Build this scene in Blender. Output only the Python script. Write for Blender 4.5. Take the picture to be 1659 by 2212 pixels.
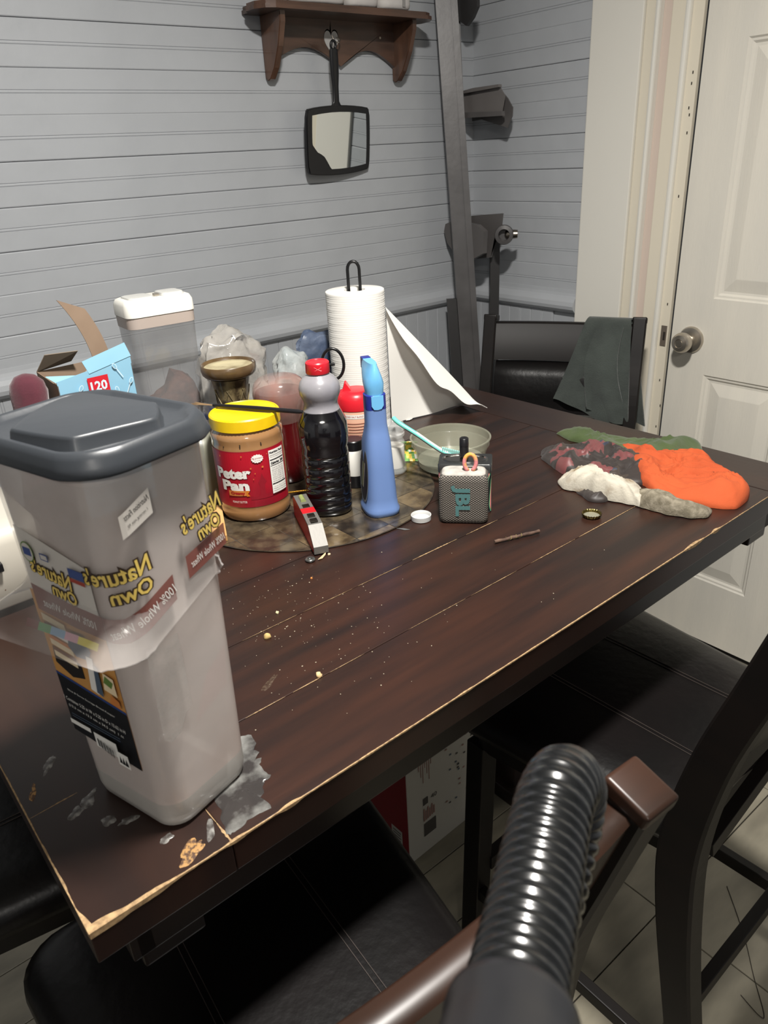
import bpy, bmesh, math, random
from mathutils import Vector, Matrix, noise
random.seed(7)
PI = math.pi
for o in list(bpy.data.objects): bpy.data.objects.remove(o)
SC = bpy.context.scene
COL = SC.collection

# ------------------------------------------------------------------ camera
F = 1612.37; CX, CY = 829.5, 1106.0; HC = 1.425
CR = Vector((0.77287536, -0.63250166, -0.0510424))
CU = Vector((0.30911296, 0.30502317, 0.90078302))
CF = Vector((0.55417764, 0.71197087, -0.43125936))
cam = bpy.data.objects.new('camera', bpy.data.cameras.new('camera'))
COL.objects.link(cam)
m = Matrix.Identity(4)
for i in range(3):
    m[i][0] = CR[i]; m[i][1] = CU[i]; m[i][2] = -CF[i]
m[2][3] = HC
cam.matrix_world = m
cam.data.sensor_fit = 'HORIZONTAL'; cam.data.sensor_width = 36.0
cam.data.lens = F/1659*36.0
cam.data.clip_start = 0.02
cam.data.dof.use_dof = True; cam.data.dof.focus_distance = 1.25; cam.data.dof.aperture_fstop = 20
SC.camera = cam
# ------------------------------------------------------------------ light
w = bpy.data.worlds.new('world'); SC.world = w; w.use_nodes = True
w.node_tree.nodes['Background'].inputs[0].default_value = (.9, .95, 1, 1)
w.node_tree.nodes['Background'].inputs[1].default_value = 0.05
def area(name, loc, size, power, col, rot=(0, 0, 0)):
    l = bpy.data.lights.new(name, 'AREA'); l.shape = 'DISK'; l.size = size; l.energy = power; l.color = col
    o = bpy.data.objects.new(name, l); o.location = loc; o.rotation_euler = rot; COL.objects.link(o); return o
area('ceiling_lamp_light', (0.42, 0.34, 2.36), 0.16, 52, (1, .965, .91))
area('far_room_lamp_light', (-0.9, -1.35, 2.36), 0.5, 24, (1, .95, .88))
SC.view_settings.view_transform = 'Standard'; SC.view_settings.look = 'None'
SC.view_settings.gamma = 1; SC.view_settings.use_curve_mapping = False
SC.view_settings.exposure = 0.27

# ------------------------------------------------------------------ geometry of the view (only used to measure real positions)
def ray(x, y): return CR*((x-CX)/F) - CU*((y-CY)/F) + CF
CAM = Vector((0, 0, HC))
def onz(x, y, z=.9):
    d = ray(x, y); return CAM + d*((z-HC)/d.z)
def onx(x, y, X=1.93):
    d = ray(x, y); return CAM + d*(X/d.x)
def ony(x, y, Y=1.9):
    d = ray(x, y); return CAM + d*(Y/d.y)

# ------------------------------------------------------------------ materials
def lin(c):
    c = c/255.0
    return c/12.92 if c <= .04045 else ((c+.055)/1.055)**2.4
def rgb(*c): return (lin(c[0]), lin(c[1]), lin(c[2]), 1)
def mat(name, col, rough=.5, metal=0, col2=None, scale=20, stretch=(1, 1, 1), bump=0, bscale=None, alpha=1.0, spec=.5,
        coat=0, sheen=0, trans=0, ior=1.45, emit=None, detail=4, lo=.35, hi=.65, amap=None, coord='Object'):
    M = bpy.data.materials.new(name); M.use_nodes = True
    nt = M.node_tree; N = nt.nodes; L = nt.links; b = N['Principled BSDF']
    b.inputs['Base Color'].default_value = rgb(*col)
    b.inputs['Roughness'].default_value = rough; b.inputs['Metallic'].default_value = metal
    b.inputs['Specular IOR Level'].default_value = spec; b.inputs['Coat Weight'].default_value = coat
    b.inputs['Coat Roughness'].default_value = .08
    b.inputs['Sheen Weight'].default_value = sheen; b.inputs['Transmission Weight'].default_value = trans
    b.inputs['IOR'].default_value = ior
    tc = N.new('ShaderNodeTexCoord'); mp = N.new('ShaderNodeMapping'); mp.inputs['Scale'].default_value = stretch
    L.new(tc.outputs[coord], mp.inputs[0])
    nz = N.new('ShaderNodeTexNoise'); nz.inputs['Scale'].default_value = scale; nz.inputs['Detail'].default_value = detail
    L.new(mp.outputs[0], nz.inputs['Vector'])
    rp = N.new('ShaderNodeMapRange'); rp.inputs['From Min'].default_value = lo; rp.inputs['From Max'].default_value = hi
    L.new(nz.outputs['Fac'], rp.inputs['Value'])
    if col2:
        mx = N.new('ShaderNodeMix'); mx.data_type = 'RGBA'
        mx.inputs[6].default_value = rgb(*col); mx.inputs[7].default_value = rgb(*col2)
        L.new(rp.outputs[0], mx.inputs[0]); L.new(mx.outputs[2], b.inputs['Base Color'])
    if bump:
        nb = N.new('ShaderNodeTexNoise'); nb.inputs['Scale'].default_value = bscale or scale; nb.inputs['Detail'].default_value = 3
        L.new(mp.outputs[0], nb.inputs['Vector'])
        bp = N.new('ShaderNodeBump'); bp.inputs['Strength'].default_value = 1; bp.inputs['Distance'].default_value = bump
        L.new(nb.outputs['Fac'], bp.inputs['Height']); L.new(bp.outputs[0], b.inputs['Normal'])
    if alpha < 1 or amap:
        if amap:
            ar = N.new('ShaderNodeMapRange'); ar.inputs['From Min'].default_value = lo; ar.inputs['From Max'].default_value = hi
            ar.inputs['To Min'].default_value = amap[0]; ar.inputs['To Max'].default_value = amap[1]
            L.new(nz.outputs['Fac'], ar.inputs['Value']); L.new(ar.outputs[0], b.inputs['Alpha'])
        else: b.inputs['Alpha'].default_value = alpha
    M['nodes_ready'] = 1
    return M

WALL = mat('grey wall paint', (168, 171, 175), .42, bump=.0009, bscale=28, col2=(163, 166, 170), scale=6)
WALLB = mat('grey wall paint lower', (161, 164, 168), .42, bump=.0008, bscale=30)
WHITE = mat('white door paint', (214, 209, 197), .35, bump=.0004, bscale=60, stretch=(1, 4, .6), col2=(205, 201, 191), scale=3)
TRIMW = mat('white trim paint', (216, 213, 204), .35, bump=.0003, bscale=25)
CREAM = mat('cream trim paint', (214, 206, 188), .35, bump=.0004, bscale=25)
PINK = mat('pinkish primer', (200, 184, 172), .5)
CEIL = mat('ceiling paint', (205, 203, 196), .8)
TILE = mat('floor tile', (140, 134, 118), .35, col2=(112, 107, 94), scale=5, stretch=(1, 3, 1), bump=.0003, bscale=20)
GROUT = mat('grout', (60, 56, 50), .9)
WOOD = mat('dark table wood', (28, 19, 17), .34, col2=(50, 29, 21), scale=3.2, stretch=(.9, 9, 1), bump=.00012, bscale=24, detail=8, spec=.5)
WOODE = mat('dark end board wood', (33, 22, 19), .32, col2=(43, 27, 21), scale=3.5, stretch=(5, .8, 1), bump=.00012, bscale=24, detail=8)
APRON = mat('black brown stained wood', (24, 18, 16), .33, col2=(31, 21, 17), scale=4, stretch=(.6, 6, 6), bump=.0001)
RAWW = mat('raw chipped wood', (166, 138, 100), .8, col2=(120, 96, 68), scale=180)
CHAIRW = mat('espresso chair wood', (13, 10, 9), .45, col2=(18, 13, 11), scale=6, stretch=(1, 1, 4), spec=.3)
RAILW = mat('brown chair rail wood', (48, 29, 20), .36, col2=(34, 22, 16), scale=5, stretch=(1, 5, 3), spec=.35)
LEATH = mat('black brown leather', (13, 12, 12), .34, bump=.0005, bscale=70, col2=(16, 13, 13), scale=8, spec=.35)
STITCH = mat('leather stitching', (50, 42, 38), .7)

# ------------------------------------------------------------------ helpers
def root(name, label, cat, loc=(0, 0, 0), rz=0, group=None):
    o = bpy.data.objects.new(name, None); COL.objects.link(o)
    o.location = loc; o.rotation_euler = (0, 0, rz); o.empty_display_size = .02
    o['label'] = label; o['category'] = cat
    if group: o['group'] = group
    return o
def tag(o, label, cat, group=None):
    o['label'] = label; o['category'] = cat
    if group: o['group'] = group
    return o
def obj(name, bm, mt, parent=None, smooth=None, kind=None, label=None, recalc=True):
    if isinstance(bm, bmesh.types.BMesh):
        if recalc: bmesh.ops.recalc_face_normals(bm, faces=bm.faces)
        me = bpy.data.meshes.new(name); bm.to_mesh(me); bm.free()
    else: me = bm
    for q in (mt if isinstance(mt, (list, tuple)) else [mt]): me.materials.append(q)
    if smooth is not None:
        for p in me.polygons: p.use_smooth = True
        if smooth > 0: me.set_sharp_from_angle(angle=math.radians(smooth))
    o = bpy.data.objects.new(name, me); COL.objects.link(o)
    if parent: o.parent = parent
    if kind: o['kind'] = kind
    if label: o['label'] = label
    return o
def inst(o, name=None, loc=None, parent=None):
    c = o.copy(); COL.objects.link(c)
    if parent: c.parent = parent
    if loc is not None: c.location = loc
    return c
def BM(): return bmesh.new()
def box(bm, x0, x1, y0, y1, z0, z1, bev=0, seg=2, M=None):
    vs = [bm.verts.new((x, y, z)) for x in (x0, x1) for y in (y0, y1) for z in (z0, z1)]
    fs = [(0, 1, 3, 2), (4, 6, 7, 5), (0, 4, 5, 1), (2, 3, 7, 6), (0, 2, 6, 4), (1, 5, 7, 3)]
    ff = [bm.faces.new([vs[i] for i in f]) for f in fs]
    if M is not None: bmesh.ops.transform(bm, matrix=M, verts=vs)
    if bev:
        es = list({e for f in ff for e in f.edges})
        bmesh.ops.bevel(bm, geom=es, offset=bev, segments=seg, affect='EDGES', profile=.6)
    return bm
def bar(bm, a, b, w, h, bev=0, up=Vector((0, 0, 1))):
    a = Vector(a); b = Vector(b); d = (b-a); l = d.length; d.normalize()
    s = d.cross(up)
    if s.length < 1e-4: s = Vector((1, 0, 0))
    s.normalize(); t = s.cross(d)
    M = Matrix((( s.x, d.x, t.x, a.x), (s.y, d.y, t.y, a.y), (s.z, d.z, t.z, a.z), (0, 0, 0, 1)))
    return box(bm, -w/2, w/2, 0, l, -h/2, h/2, bev, 2, M)
def loft(bm, secs, caps=(True, True), closed=True):
    rings = [[bm.verts.new(p) for p in s] for s in secs]
    n = len(rings[0])
    for a, b in zip(rings[:-1], rings[1:]):
        for i in range(n if closed else n-1):
            j = (i+1) % n
            try: bm.faces.new((a[i], a[j], b[j], b[i]))
            except ValueError: pass
    if caps[0] and closed: bm.faces.new(rings[0][::-1])
    if caps[1] and closed: bm.faces.new(rings[-1])
    return rings
def ell(cx, cy, z, a, b, n=32, e=2.0, rot=0):
    out = []
    for i in range(n):
        t = 2*PI*i/n; c, s = math.cos(t), math.sin(t)
        x = a*abs(c)**(2/e)*(1 if c >= 0 else -1); y = b*abs(s)**(2/e)*(1 if s >= 0 else -1)
        out.append((cx+x*math.cos(rot)-y*math.sin(rot), cy+x*math.sin(rot)+y*math.cos(rot), z))
    return out
def rrect(cx, cy, z, a, b, r, k=6):
    out = []
    for (sx, sy, t0) in ((1, 1, 0), (-1, 1, PI/2), (-1, -1, PI), (1, -1, 1.5*PI)):
        for i in range(k+1):
            t = t0 + PI/2*i/k
            out.append((cx+sx*(a-r)+r*math.cos(t), cy+sy*(b-r)+r*math.sin(t), z))
    return out
def lathe(bm, prof, n=32, c=(0, 0), caps=(True, True), e=2.0, sy=1.0):
    return loft(bm, [ell(c[0], c[1], z, r, r*sy, n, e) for r, z in prof], caps)
def tube(bm, pts, r, n=10, closed=False, caps=True):
    pts = [Vector(p) for p in pts]; N = len(pts)
    rr = r if isinstance(r, (list, tuple)) else [r]*N
    secs = []; prev = None
    for i, p in enumerate(pts):
        if closed: t = pts[(i+1) % N]-pts[i-1]
        else: t = pts[min(i+1, N-1)]-pts[max(i-1, 0)]
        t.normalize()
        if prev is None:
            u = t.orthogonal().normalized()
        else:
            u = prev - t*prev.dot(t); u.normalize()
        prev = u; v = t.cross(u)
        secs.append([p+(u*math.cos(2*PI*k/n)+v*math.sin(2*PI*k/n))*rr[i] for k in range(n)])
    if closed: secs.append(secs[0]); caps = False
    rings = loft(bm, secs, (caps, caps))
    if closed: bmesh.ops.remove_doubles(bm, verts=bm.verts, dist=1e-6)
    return rings
def smoothpath(pts, k=8):
    P = [Vector(p) for p in pts]; out = []
    for i in range(len(P)-1):
        p0 = P[max(i-1, 0)]; p1 = P[i]; p2 = P[i+1]; p3 = P[min(i+2, len(P)-1)]
        for j in range(k):
            t = j/k
            out.append(.5*((2*p1)+(-p0+p2)*t+(2*p0-5*p1+4*p2-p3)*t*t+(-p0+3*p1-3*p2+p3)*t**3))
    out.append(P[-1]); return out
def slab(bm, pts, fn, t0, t1):
    """flat outline pts (u,v) given thickness along the third axis; fn(u,v,w)->xyz"""
    a = [bm.verts.new(fn(u, v, t0)) for u, v in pts]; b = [bm.verts.new(fn(u, v, t1)) for u, v in pts]
    n = len(pts)
    fa = bm.faces.new(a[::-1]); fb = bm.faces.new(b)
    for i in range(n):
        j = (i+1) % n; bm.faces.new((a[i], a[j], b[j], b[i]))
    bmesh.ops.triangulate(bm, faces=[f for f in (fa, fb) if len(f.verts) > 4])
    return bm
_tc = {}
def text_geo(s, bold=0.0):
    if (s, bold) in _tc: return _tc[(s, bold)]
    cu = bpy.data.curves.new('t', 'FONT'); cu.body = s; cu.size = 1; cu.offset = bold; cu.align_x = 'CENTER'; cu.align_y = 'CENTER'; cu.resolution_u = 2
    o = bpy.data.objects.new('t', cu); me = bpy.data.meshes.new_from_object(o)
    vs = [(v.co.x, v.co.y) for v in me.vertices]; fs = [tuple(p.vertices) for p in me.polygons]
    if vs:
        xs = [v[0] for v in vs]; ys = [v[1] for v in vs]; mx = (min(xs)+max(xs))/2; my = (min(ys)+max(ys))/2
        vs = [(x-mx, y-my) for x, y in vs]
        W = max(xs)-min(xs); H = max(ys)-min(ys)
    else: W = H = 1
    bpy.data.objects.remove(o); bpy.data.meshes.remove(me); bpy.data.curves.remove(cu)
    _tc[(s, bold)] = (vs, fs, W, H); return _tc[(s, bold)]
class Print:
    """flat print on a surface: polygons and lettering, a layer each"""
    def __init__(self, fn, step=None): self.bm = BM(); self.fn = fn; self.mats = []; self.k = 0; self.step = step; self.d = .00018
    def mi(self, m):
        if m not in self.mats: self.mats.append(m)
        return self.mats.index(m)
    def _put(self, vs, fs, m, curve=True):
        t = BM(); V = [t.verts.new((x, y, 0)) for x, y in vs]
        for f in fs:
            try: t.faces.new([V[i] for i in f])
            except ValueError: pass
        if self.step:
            xs = [v[0] for v in vs]; a, b = min(xs), max(xs); k = math.ceil(a/self.step)
            while k*self.step < b:
                bmesh.ops.bisect_plane(t, geom=t.verts[:]+t.edges[:]+t.faces[:], plane_co=(k*self.step, 0, 0), plane_no=(1, 0, 0)); k += 1
        bmesh.ops.triangulate(t, faces=[f for f in t.faces if len(f.verts) > 4])
        self.k += 1; i = self.mi(m); mp = {}
        for v in t.verts: mp[v] = self.bm.verts.new(self.fn(v.co.x, v.co.y, self.d*self.k))
        for f in t.faces:
            try: g = self.bm.faces.new([mp[v] for v in f.verts]); g.material_index = i
            except ValueError: pass
        t.free()
    def poly(self, pts, m): self._put(pts, [tuple(range(len(pts)))], m)
    def rect(self, x0, x1, y0, y1, m): self.poly([(x0, y0), (x1, y0), (x1, y1), (x0, y1)], m)
    def text(self, s, x, y, m, h=None, w=None, mirror=False, rot=0, bold=.0, keep=False):
        vs, fs, W, H = text_geo(s, bold)
        sx = (w/W) if w else h/H; sy = (h/H) if h else w/W
        if keep: self.k -= 1
        c, s_ = math.cos(rot), math.sin(rot); out = []
        for a, b in vs:
            a *= sx*(-1 if mirror else 1); b *= sy
            out.append((x+a*c-b*s_, y+a*s_+b*c))
        self._put(out, fs, m)
    def build(self, name, parent, **k):
        return obj(name, self.bm, self.mats, parent, recalc=False, **k)
def sheet_grid(bm, nu, nv, fn):
    g = [[bm.verts.new(fn(i/nu, j/nv)) for j in range(nv+1)] for i in range(nu+1)]
    for i in range(nu):
        for j in range(nv): bm.faces.new((g[i][j], g[i+1][j], g[i+1][j+1], g[i][j+1]))
    return g
def solidify(bm, t):
    bmesh.ops.recalc_face_normals(bm, faces=bm.faces)
    bmesh.ops.solidify(bm, geom=bm.faces[:], thickness=t)
def bez(a, b, c, t): return a*(1-t)**2+2*b*t*(1-t)+c*t*t
PM = {}
def flat(name, col, rough=.5, **k):
    if name not in PM: PM[name] = mat(name, col, rough, **k)
    return PM[name]

# ================================================================== ROOM
XB, YA = 1.93, 1.90
X0, Y0 = -1.6, -1.9
def struct(name, bm, m, parent=None):
    o = obj(name, bm, m, parent); o['kind'] = 'structure'; return o
b = BM(); box(b, X0, XB+.12, Y0, YA+.12, -.06, -.006); FLOOR = struct('floor', b, GROUT)
# floor tiles: long tiles in rows along x
rows = [(-.285+.128*i) for i in range(-10, 18)]
tile_mesh = {}
def tile(x0, x1, y0):
    y1 = y0+.128
    if y1 > YA: y1 = YA
    if y0 < -.45 or x1 < -.75: return
    key = (round(x1-x0, 3), round(y1-y0, 3))
    if key not in tile_mesh:
        b = BM(); box(b, .0012, key[0]-.0012, .0012, key[1]-.0012, -.006, 0, .0008, 1)
        o = obj('tile', b, TILE, FLOOR); tile_mesh[key] = o
    else: o = inst(tile_mesh[key], parent=FLOOR)
    o.location = (x0, y0, 0)
for i, y in enumerate(rows):
    if y > YA-.02: continue
    off = 1.035 if i % 2 == 0 else 1.02
    xs = [off-.47*k for k in range(5, -1, -1)]+[off+.47, XB]
    for a, c in zip(xs[:-1], xs[1:]): tile(a, c, y)
b = BM(); box(b, X0, XB+.12, Y0, YA+.12, 2.45, 2.5); struct('ceiling', b, CEIL)

# beadboard profile (w along board height, out depth)
def beadboard(length, hgt, vertical=False):
    """board with bevelled edges and a centre bead; local: x along length, z across, -y out of the wall"""
    c = hgt/2
    pr = [(0, 0), (0, .0062), (.0005, .0076), (.0022, .0085), (c-.0040, .0085), (c-.0030, .0071), (c-.0020, .0084), (c, .0087), (c+.0020, .0084), (c+.0030, .0071), (c+.0040, .0085), (hgt-.0028, .0085), (hgt-.0009, .0074), (hgt-.0003, .0062), (hgt-.0003, 0)]
    bm = BM(); n = max(2, int(length/.12))
    secs = []
    for i in range(n+1):
        x = length*i/n
        secs.append([(x, -d, z) for z, d in pr])
    loft(bm, secs)
    return bm
# left wall (with the shelf) and right wall (with the door)
b = BM(); box(b, X0, XB+.12, YA, YA+.12, -.05, 2.46); WL = struct('wall_left', b, WALLB)
b = BM(); box(b, XB, XB+.12, 1.16, YA, -.05, 2.46); WR = struct('wall_right', b, WALLB)
b = BM(); box(b, XB, XB+.12, Y0, .28, -.05, 2.46); box(b, XB, XB+.12, .28, 1.16, 2.06, 2.46); struct('wall_right_beyond', b, WALL)
b = BM(); box(b, X0-.1, X0, Y0, YA+.12, -.05, 2.46); struct('wall_near_left', b, WALL)
b = BM(); box(b, X0-.1, XB+.12, Y0-.1, Y0, -.05, 2.46); struct('wall_back', b, WALL)
PITCH = .0898
z = 1.631-PITCH*7+.008
first = None
zs = [1.631+PITCH*k for k in range(-7, 10)]
for zz in zs:
    if zz+PITCH > 2.45: continue
    if first is None:
        bm = beadboard(XB-X0-.5, PITCH)
        first = obj('board', bm, WALL, WL)
        bm = beadboard(YA-1.449, PITCH); bmesh.ops.transform(bm, matrix=Matrix.Rotation(-PI/2, 4, 'Z'), verts=bm.verts)
        first2 = obj('board', bm, WALL, WR)
    else:
        first = inst(first, parent=WL); first2 = inst(first2, parent=WR)
    first.location = (X0+.5, YA, zz+random.uniform(-.001, .001)); first.rotation_euler = (random.uniform(-.002, .002), 0, 0)
    first2.location = (XB, YA, zz+random.uniform(-.001, .001)); first2.rotation_euler = (0, random.uniform(-.002, .002), 0)
# flat band + vertical boards below the rail
bm = beadboard(.985, PITCH); bmesh.ops.transform(bm, matrix=Matrix.Rotation(-PI/2, 4, 'Y'), verts=bm.verts)
vb = obj('vertical_board', bm, WALLB, WL); vb.location = (XB-.003, YA, -.0)
for k in range(1, 33): inst(vb, loc=(XB-.003-PITCH*k, YA, 0), parent=WL)
bm = beadboard(.985, PITCH); bmesh.ops.transform(bm, matrix=Matrix.Rotation(-PI/2, 4, 'Z') @ Matrix.Rotation(-PI/2, 4, 'Y'), verts=bm.verts)
vb = obj('vertical_board', bm, WALLB, WR); vb.location = (XB, YA-.0, 0)
for k in range(1, 5): inst(vb, loc=(XB, YA-PITCH*k, 0), parent=WR)
# chair rail
pr = [(0, .952), (.009, .952), (.020, .958), (.0275, .966), (.030, .976), (.0275, .988), (.020, .998), (.013, 1.004), (.011, 1.012), (.010, 1.022), (0, 1.024)]
bm = BM(); loft(bm, [[(x, YA-d, q) for d, q in pr] for x in (X0, XB)]); struct('trim_1', bm, WALL)
bm = BM(); loft(bm, [[(XB-d, y, q) for d, q in pr] for y in (YA, 1.4485)]); struct('trim_2', bm, WALL)
for nm, args in (('baseboard_left', (X0, XB, YA-.016, YA, 0, .11)), ('baseboard_right', (XB-.016, XB, 1.449, YA, 0, .11))):
    b = BM(); box(b, *args, .003, 1); struct(nm, b, WALLB)

# door casing and jamb
def casing(y0, y1, x0, x1, m, name='trim_3', bev=.003, z1=2.14):
    b = BM(); box(b, x0, x1, y0, y1, 0, z1, bev, 2); return struct(name, b, m)
casing(1.291, 1.448, XB-.020, XB, TRIMW, 'trim_3')
casing(1.256, 1.2905, XB-.012, XB, CREAM, 'trim_4')
casing(1.243, 1.2555, XB-.026, XB+.01, TRIMW, 'trim_5', .005)
casing(1.217, 1.243, XB-.006, XB+.01, PINK, 'trim_6', .001)
casing(1.178, 1.217, XB-.012, XB+.02, CREAM, 'trim_7', .002)
casing(1.164, 1.178, XB-.020, XB+.02, TRIMW, 'trim_8', .005)
casing(1.1345, 1.164, XB-.008, XB+.06, CREAM, 'trim_9', .001)
b = BM(); box(b, XB+.004, XB+.055, 1.1270, 1.1340, 0, 2.05); struct('gap_shade_strip', b, flat('door gap shade', (30, 32, 36), .8))  # dark strip paints the shade of the door gap and its weatherstrip
b = BM(); box(b, XB-.02, XB+.02, .21, .352, 0, 2.14, .003); struct('trim_11', b, TRIMW)
b = BM(); box(b, XB-.02, XB+.02, .21, 1.448, 2.06, 2.2, .003); struct('trim_12', b, TRIMW)
# small nail holes in the jamb
DARK = flat('dark hole', (40, 34, 28), .9)
b = BM()
for (px, py) in ((1497, 156), (1494, 180), (1488, 233), (1489, 248), (1484, 287), (1466, 424), (1442, 657), (1425, 821), (1417, 921), (1426, 876)):
    p = onx(px, py, XB-.0085)
    box(b, p.x-.0006, p.x+.0004, p.y-.0012, p.y+.0012, p.z-.0032, p.z+.0032)
o = struct('trim_13', b, DARK)

# door with six raised panels
DY0, DY1, DZ0, DZ1 = .356, 1.1265, .012, 2.045
DX = XB-.002
panels = []
for (ya, yb) in ((.800, 1.023), (.455, .683)):
    panels += [(ya, yb, .214, .840), (ya, yb, 1.036, 1.630), (ya, yb, 1.742, 1.93)]
bm = BM()
ys = sorted({DY0, DY1, .455, .683, .800, 1.023}); zs_ = sorted({DZ0, DZ1, .214, .840, 1.036, 1.630, 1.742, 1.93})
def inpanel(y, z): return any(a < y < c and d < z < e for a, c, d, e in panels)
for i in range(len(ys)-1):
    for j in range(len(zs_)-1):
        if inpanel((ys[i]+ys[i+1])/2, (zs_[j]+zs_[j+1])/2): continue
        box(bm, DX, DX+.036, ys[i], ys[i+1], zs_[j], zs_[j+1])
bmesh.ops.remove_doubles(bm, verts=bm.verts, dist=1e-5)
DOOR = obj('door_1', bm, WHITE); DOOR['kind'] = 'structure'
for (a, c, d, e) in panels:
    bm = BM()
    # nested rings: outer lip, moulding down, flat, slope up to raised field
    steps = [(0, 0), (.004, .0), (.008, .004), (.013, .0045), (.018, .009), (.024, .0095), (.055, .0025), (.057, .0022)]
    rings = []
    for ins, dep in steps:
        rings.append([bm.verts.new((DX+dep, y, z)) for y, z in ((a+ins, d+ins), (c-ins, d+ins), (c-ins, e-ins), (a+ins, e-ins))])
    for r1, r2 in zip(rings[:-1], rings[1:]):
        for i in range(4):
            j = (i+1) % 4; bm.faces.new((r1[i], r1[j], r2[j], r2[i]))
    bm.faces.new(rings[-1])
    p = obj('panel', bm, WHITE, DOOR)
# knob
CHROME = mat('brushed nickel', (190, 182, 170), .30, .9, bump=.0001, bscale=80)
kc = Vector((DX, 1.0665, .926))
def xlathe(bm, prof, c, n=36):
    secs = []
    for r, d in prof: secs.append([(c[0]-d, c[1]+r*math.cos(2*PI*k/n), c[2]+r*math.sin(2*PI*k/n)) for k in range(n)])
    return loft(bm, secs)
b = BM(); xlathe(b, [(.036, 0), (.036, .003), (.033, .008), (.022, .011), (.016, .012)], kc); ks = obj('knob_plate', b, CHROME, DOOR, 35)
b = BM(); xlathe(b, [(.013, .008), (.013, .026), (.018, .032), (.0255, .038), (.0275, .047), (.026, .055), (.0215, .061), (.012, .0635), (.0115, .0615), (.009, .0610), (.0085, .0625), (.002, .063)], kc)
obj('knob', b, CHROME, DOOR, 35)
STEEL = mat('strike plate steel', (112, 102, 92), .5, .3, bump=.0002, bscale=60)
b = BM(); box(b, XB-.0098, XB-.0075, 1.1385, 1.156, .898, .955, .001); obj('strike_plate', b, STEEL, bpy.data.objects['trim_9'])
b = BM(); box(b, XB-.0104, XB-.0099, 1.142, 1.148, .915, .938); obj('latch_hole', b, DARK, bpy.data.objects['trim_9'])

# ================================================================== TABLE
ROTT = 0.01775
ct, st = math.cos(ROTT), math.sin(ROTT)
def TW(u, v, z=.9): return Vector((u*ct-v*st, u*st+v*ct, z))
def WT(p): return (p[0]*ct+p[1]*st, -p[0]*st+p[1]*ct)
TAB = root('dining_table', 'dark brown plank dining table with chipped pale edges', 'table', (0, 0, 0), ROTT)
yb = [.449, .5785, .703, .8245, .950, 1.078, 1.206, 1.335]
def plank(x0, x1, y0, y1, m, name='plank'):
    b = BM(); box(b, x0, x1, y0, y1, .865, .9, .0011, 2); return obj(name, b, m, TAB)
for i in range(7): plank(.1755, 1.1745, yb[i]+.0003, yb[i+1]-.0005, WOOD)
plank(.050, .1745, .449, 1.335, WOODE, 'end_board'); plank(1.1755, 1.292, .449, 1.335, WOODE, 'end_board')
for args in ((.085, 1.257, .480, .502), (.085, 1.257, 1.282, 1.304), (.080, .102, .48, 1.304), (1.240, 1.262, .48, 1.304)):
    b = BM(); box(b, *args, .800, .8648, .002); obj('apron', b, APRON, TAB)
for (x, y) in ((.118, .512), (1.222, .512), (.118, 1.272), (1.222, 1.272)):
    b = BM(); box(b, x-.030, x+.030, y-.030, y+.030, .782, .8646, .003); obj('corner_block', b, APRON, TAB)
for x in (.36, 1.115):
    b = BM(); box(b, x-.07, x+.07, .86, 1.10, .04, .8646, .003); obj('pedestal', b, APRON, TAB)
    b = BM(); box(b, x-.09, x+.09, .80, 1.16, 0, .04, .003); obj('pedestal_foot', b, APRON, TAB)
# chipped pale edges: a ragged strip along the top edges of the slab
def chip_strip(p0, p1, inward, wmin, wmax, seed, big=()):
    bm = BM(); p0 = Vector(p0); p1 = Vector(p1); L = (p1-p0).length; n = int(L/.004); d = (p1-p0)/L; inn = Vector(inward)
    prev = None
    for i in range(n+1):
        s = L*i/n
        wv = wmin+(wmax-wmin)*max(0, noise.noise(Vector((s*45, seed, 0)))+.25)+.4*wmin*noise.noise(Vector((s*300, seed, 5)))
        for (c, hw, ww) in big:
            if abs(s-c) < hw: wv += ww*(1-((s-c)/hw)**2)
        wv = max(wv, .0002)
        base = p0+d*s
        row = [bm.verts.new(base+inn*wv+Vector((0, 0, .90025))), bm.verts.new(base+Vector((0, 0, .90018))-inn*.0002), bm.verts.new(base-inn*.0003+Vector((0, 0, .9-min(wv*1.2, .006))))]
        if prev:
            for k in range(2): bm.faces.new((prev[k], prev[k+1], row[k+1], row[k]))
        prev = row
    return obj('chipped_edge', bm, RAWW, TAB, label='pale chipped edge of raw wood')
chip_strip((.050, .449, 0), (.90, .449, 0), (0, 1, 0), .0008, .0018, 1.0, ((.0, .03, .004), (.03, .05, .003), (.185, .012, .002), (.13, .012, .0015)))
chip_strip((.90, .449, 0), (1.292, .449, 0), (0, 1, 0), .0004, .0016, 2.0, ((.03, .03, .003), (.09, .012, .003)))
chip_strip((.050, .449, 0), (.050, .85, 0), (1, 0, 0), .0007, .0016, 3.0, ((.0, .025, .004), (.06, .012, .001)))
# pale worn bits along the seams
def seam_wear(p0, p1, spans, seed):
    p0 = Vector((*p0, 0)); p1 = Vector((*p1, 0)); L = (p1-p0).length; d = (p1-p0)/L; nn = Vector((-d.y, d.x, 0))
    for (a, c, wd) in spans:
        bm = BM(); n = max(6, int((c-a)/.003)); prev = None
        for i in range(n+1):
            s = a+(c-a)*i/n; t = i/n; env = math.sin(PI*min(max(t, .02), .98))**.5
            wv = wd*env*(.35+.65*abs(noise.noise(Vector((s*170, seed, 0)))*1.8))
            q = p0+d*s
            row = [bm.verts.new(q+nn*wv+Vector((0, 0, .90012))), bm.verts.new(q-nn*wv*.6+Vector((0, 0, .90012)))]
            if prev: bm.faces.new((prev[0], prev[1], row[1], row[0]))
            prev = row
        obj('worn_seam', bm, RAWW, TAB, label='pale worn seam between planks')
seam_wear((.175, .449), (.175, .53), ((.0, .028, .0022), (.028, .05, .0012)), 1)
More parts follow.
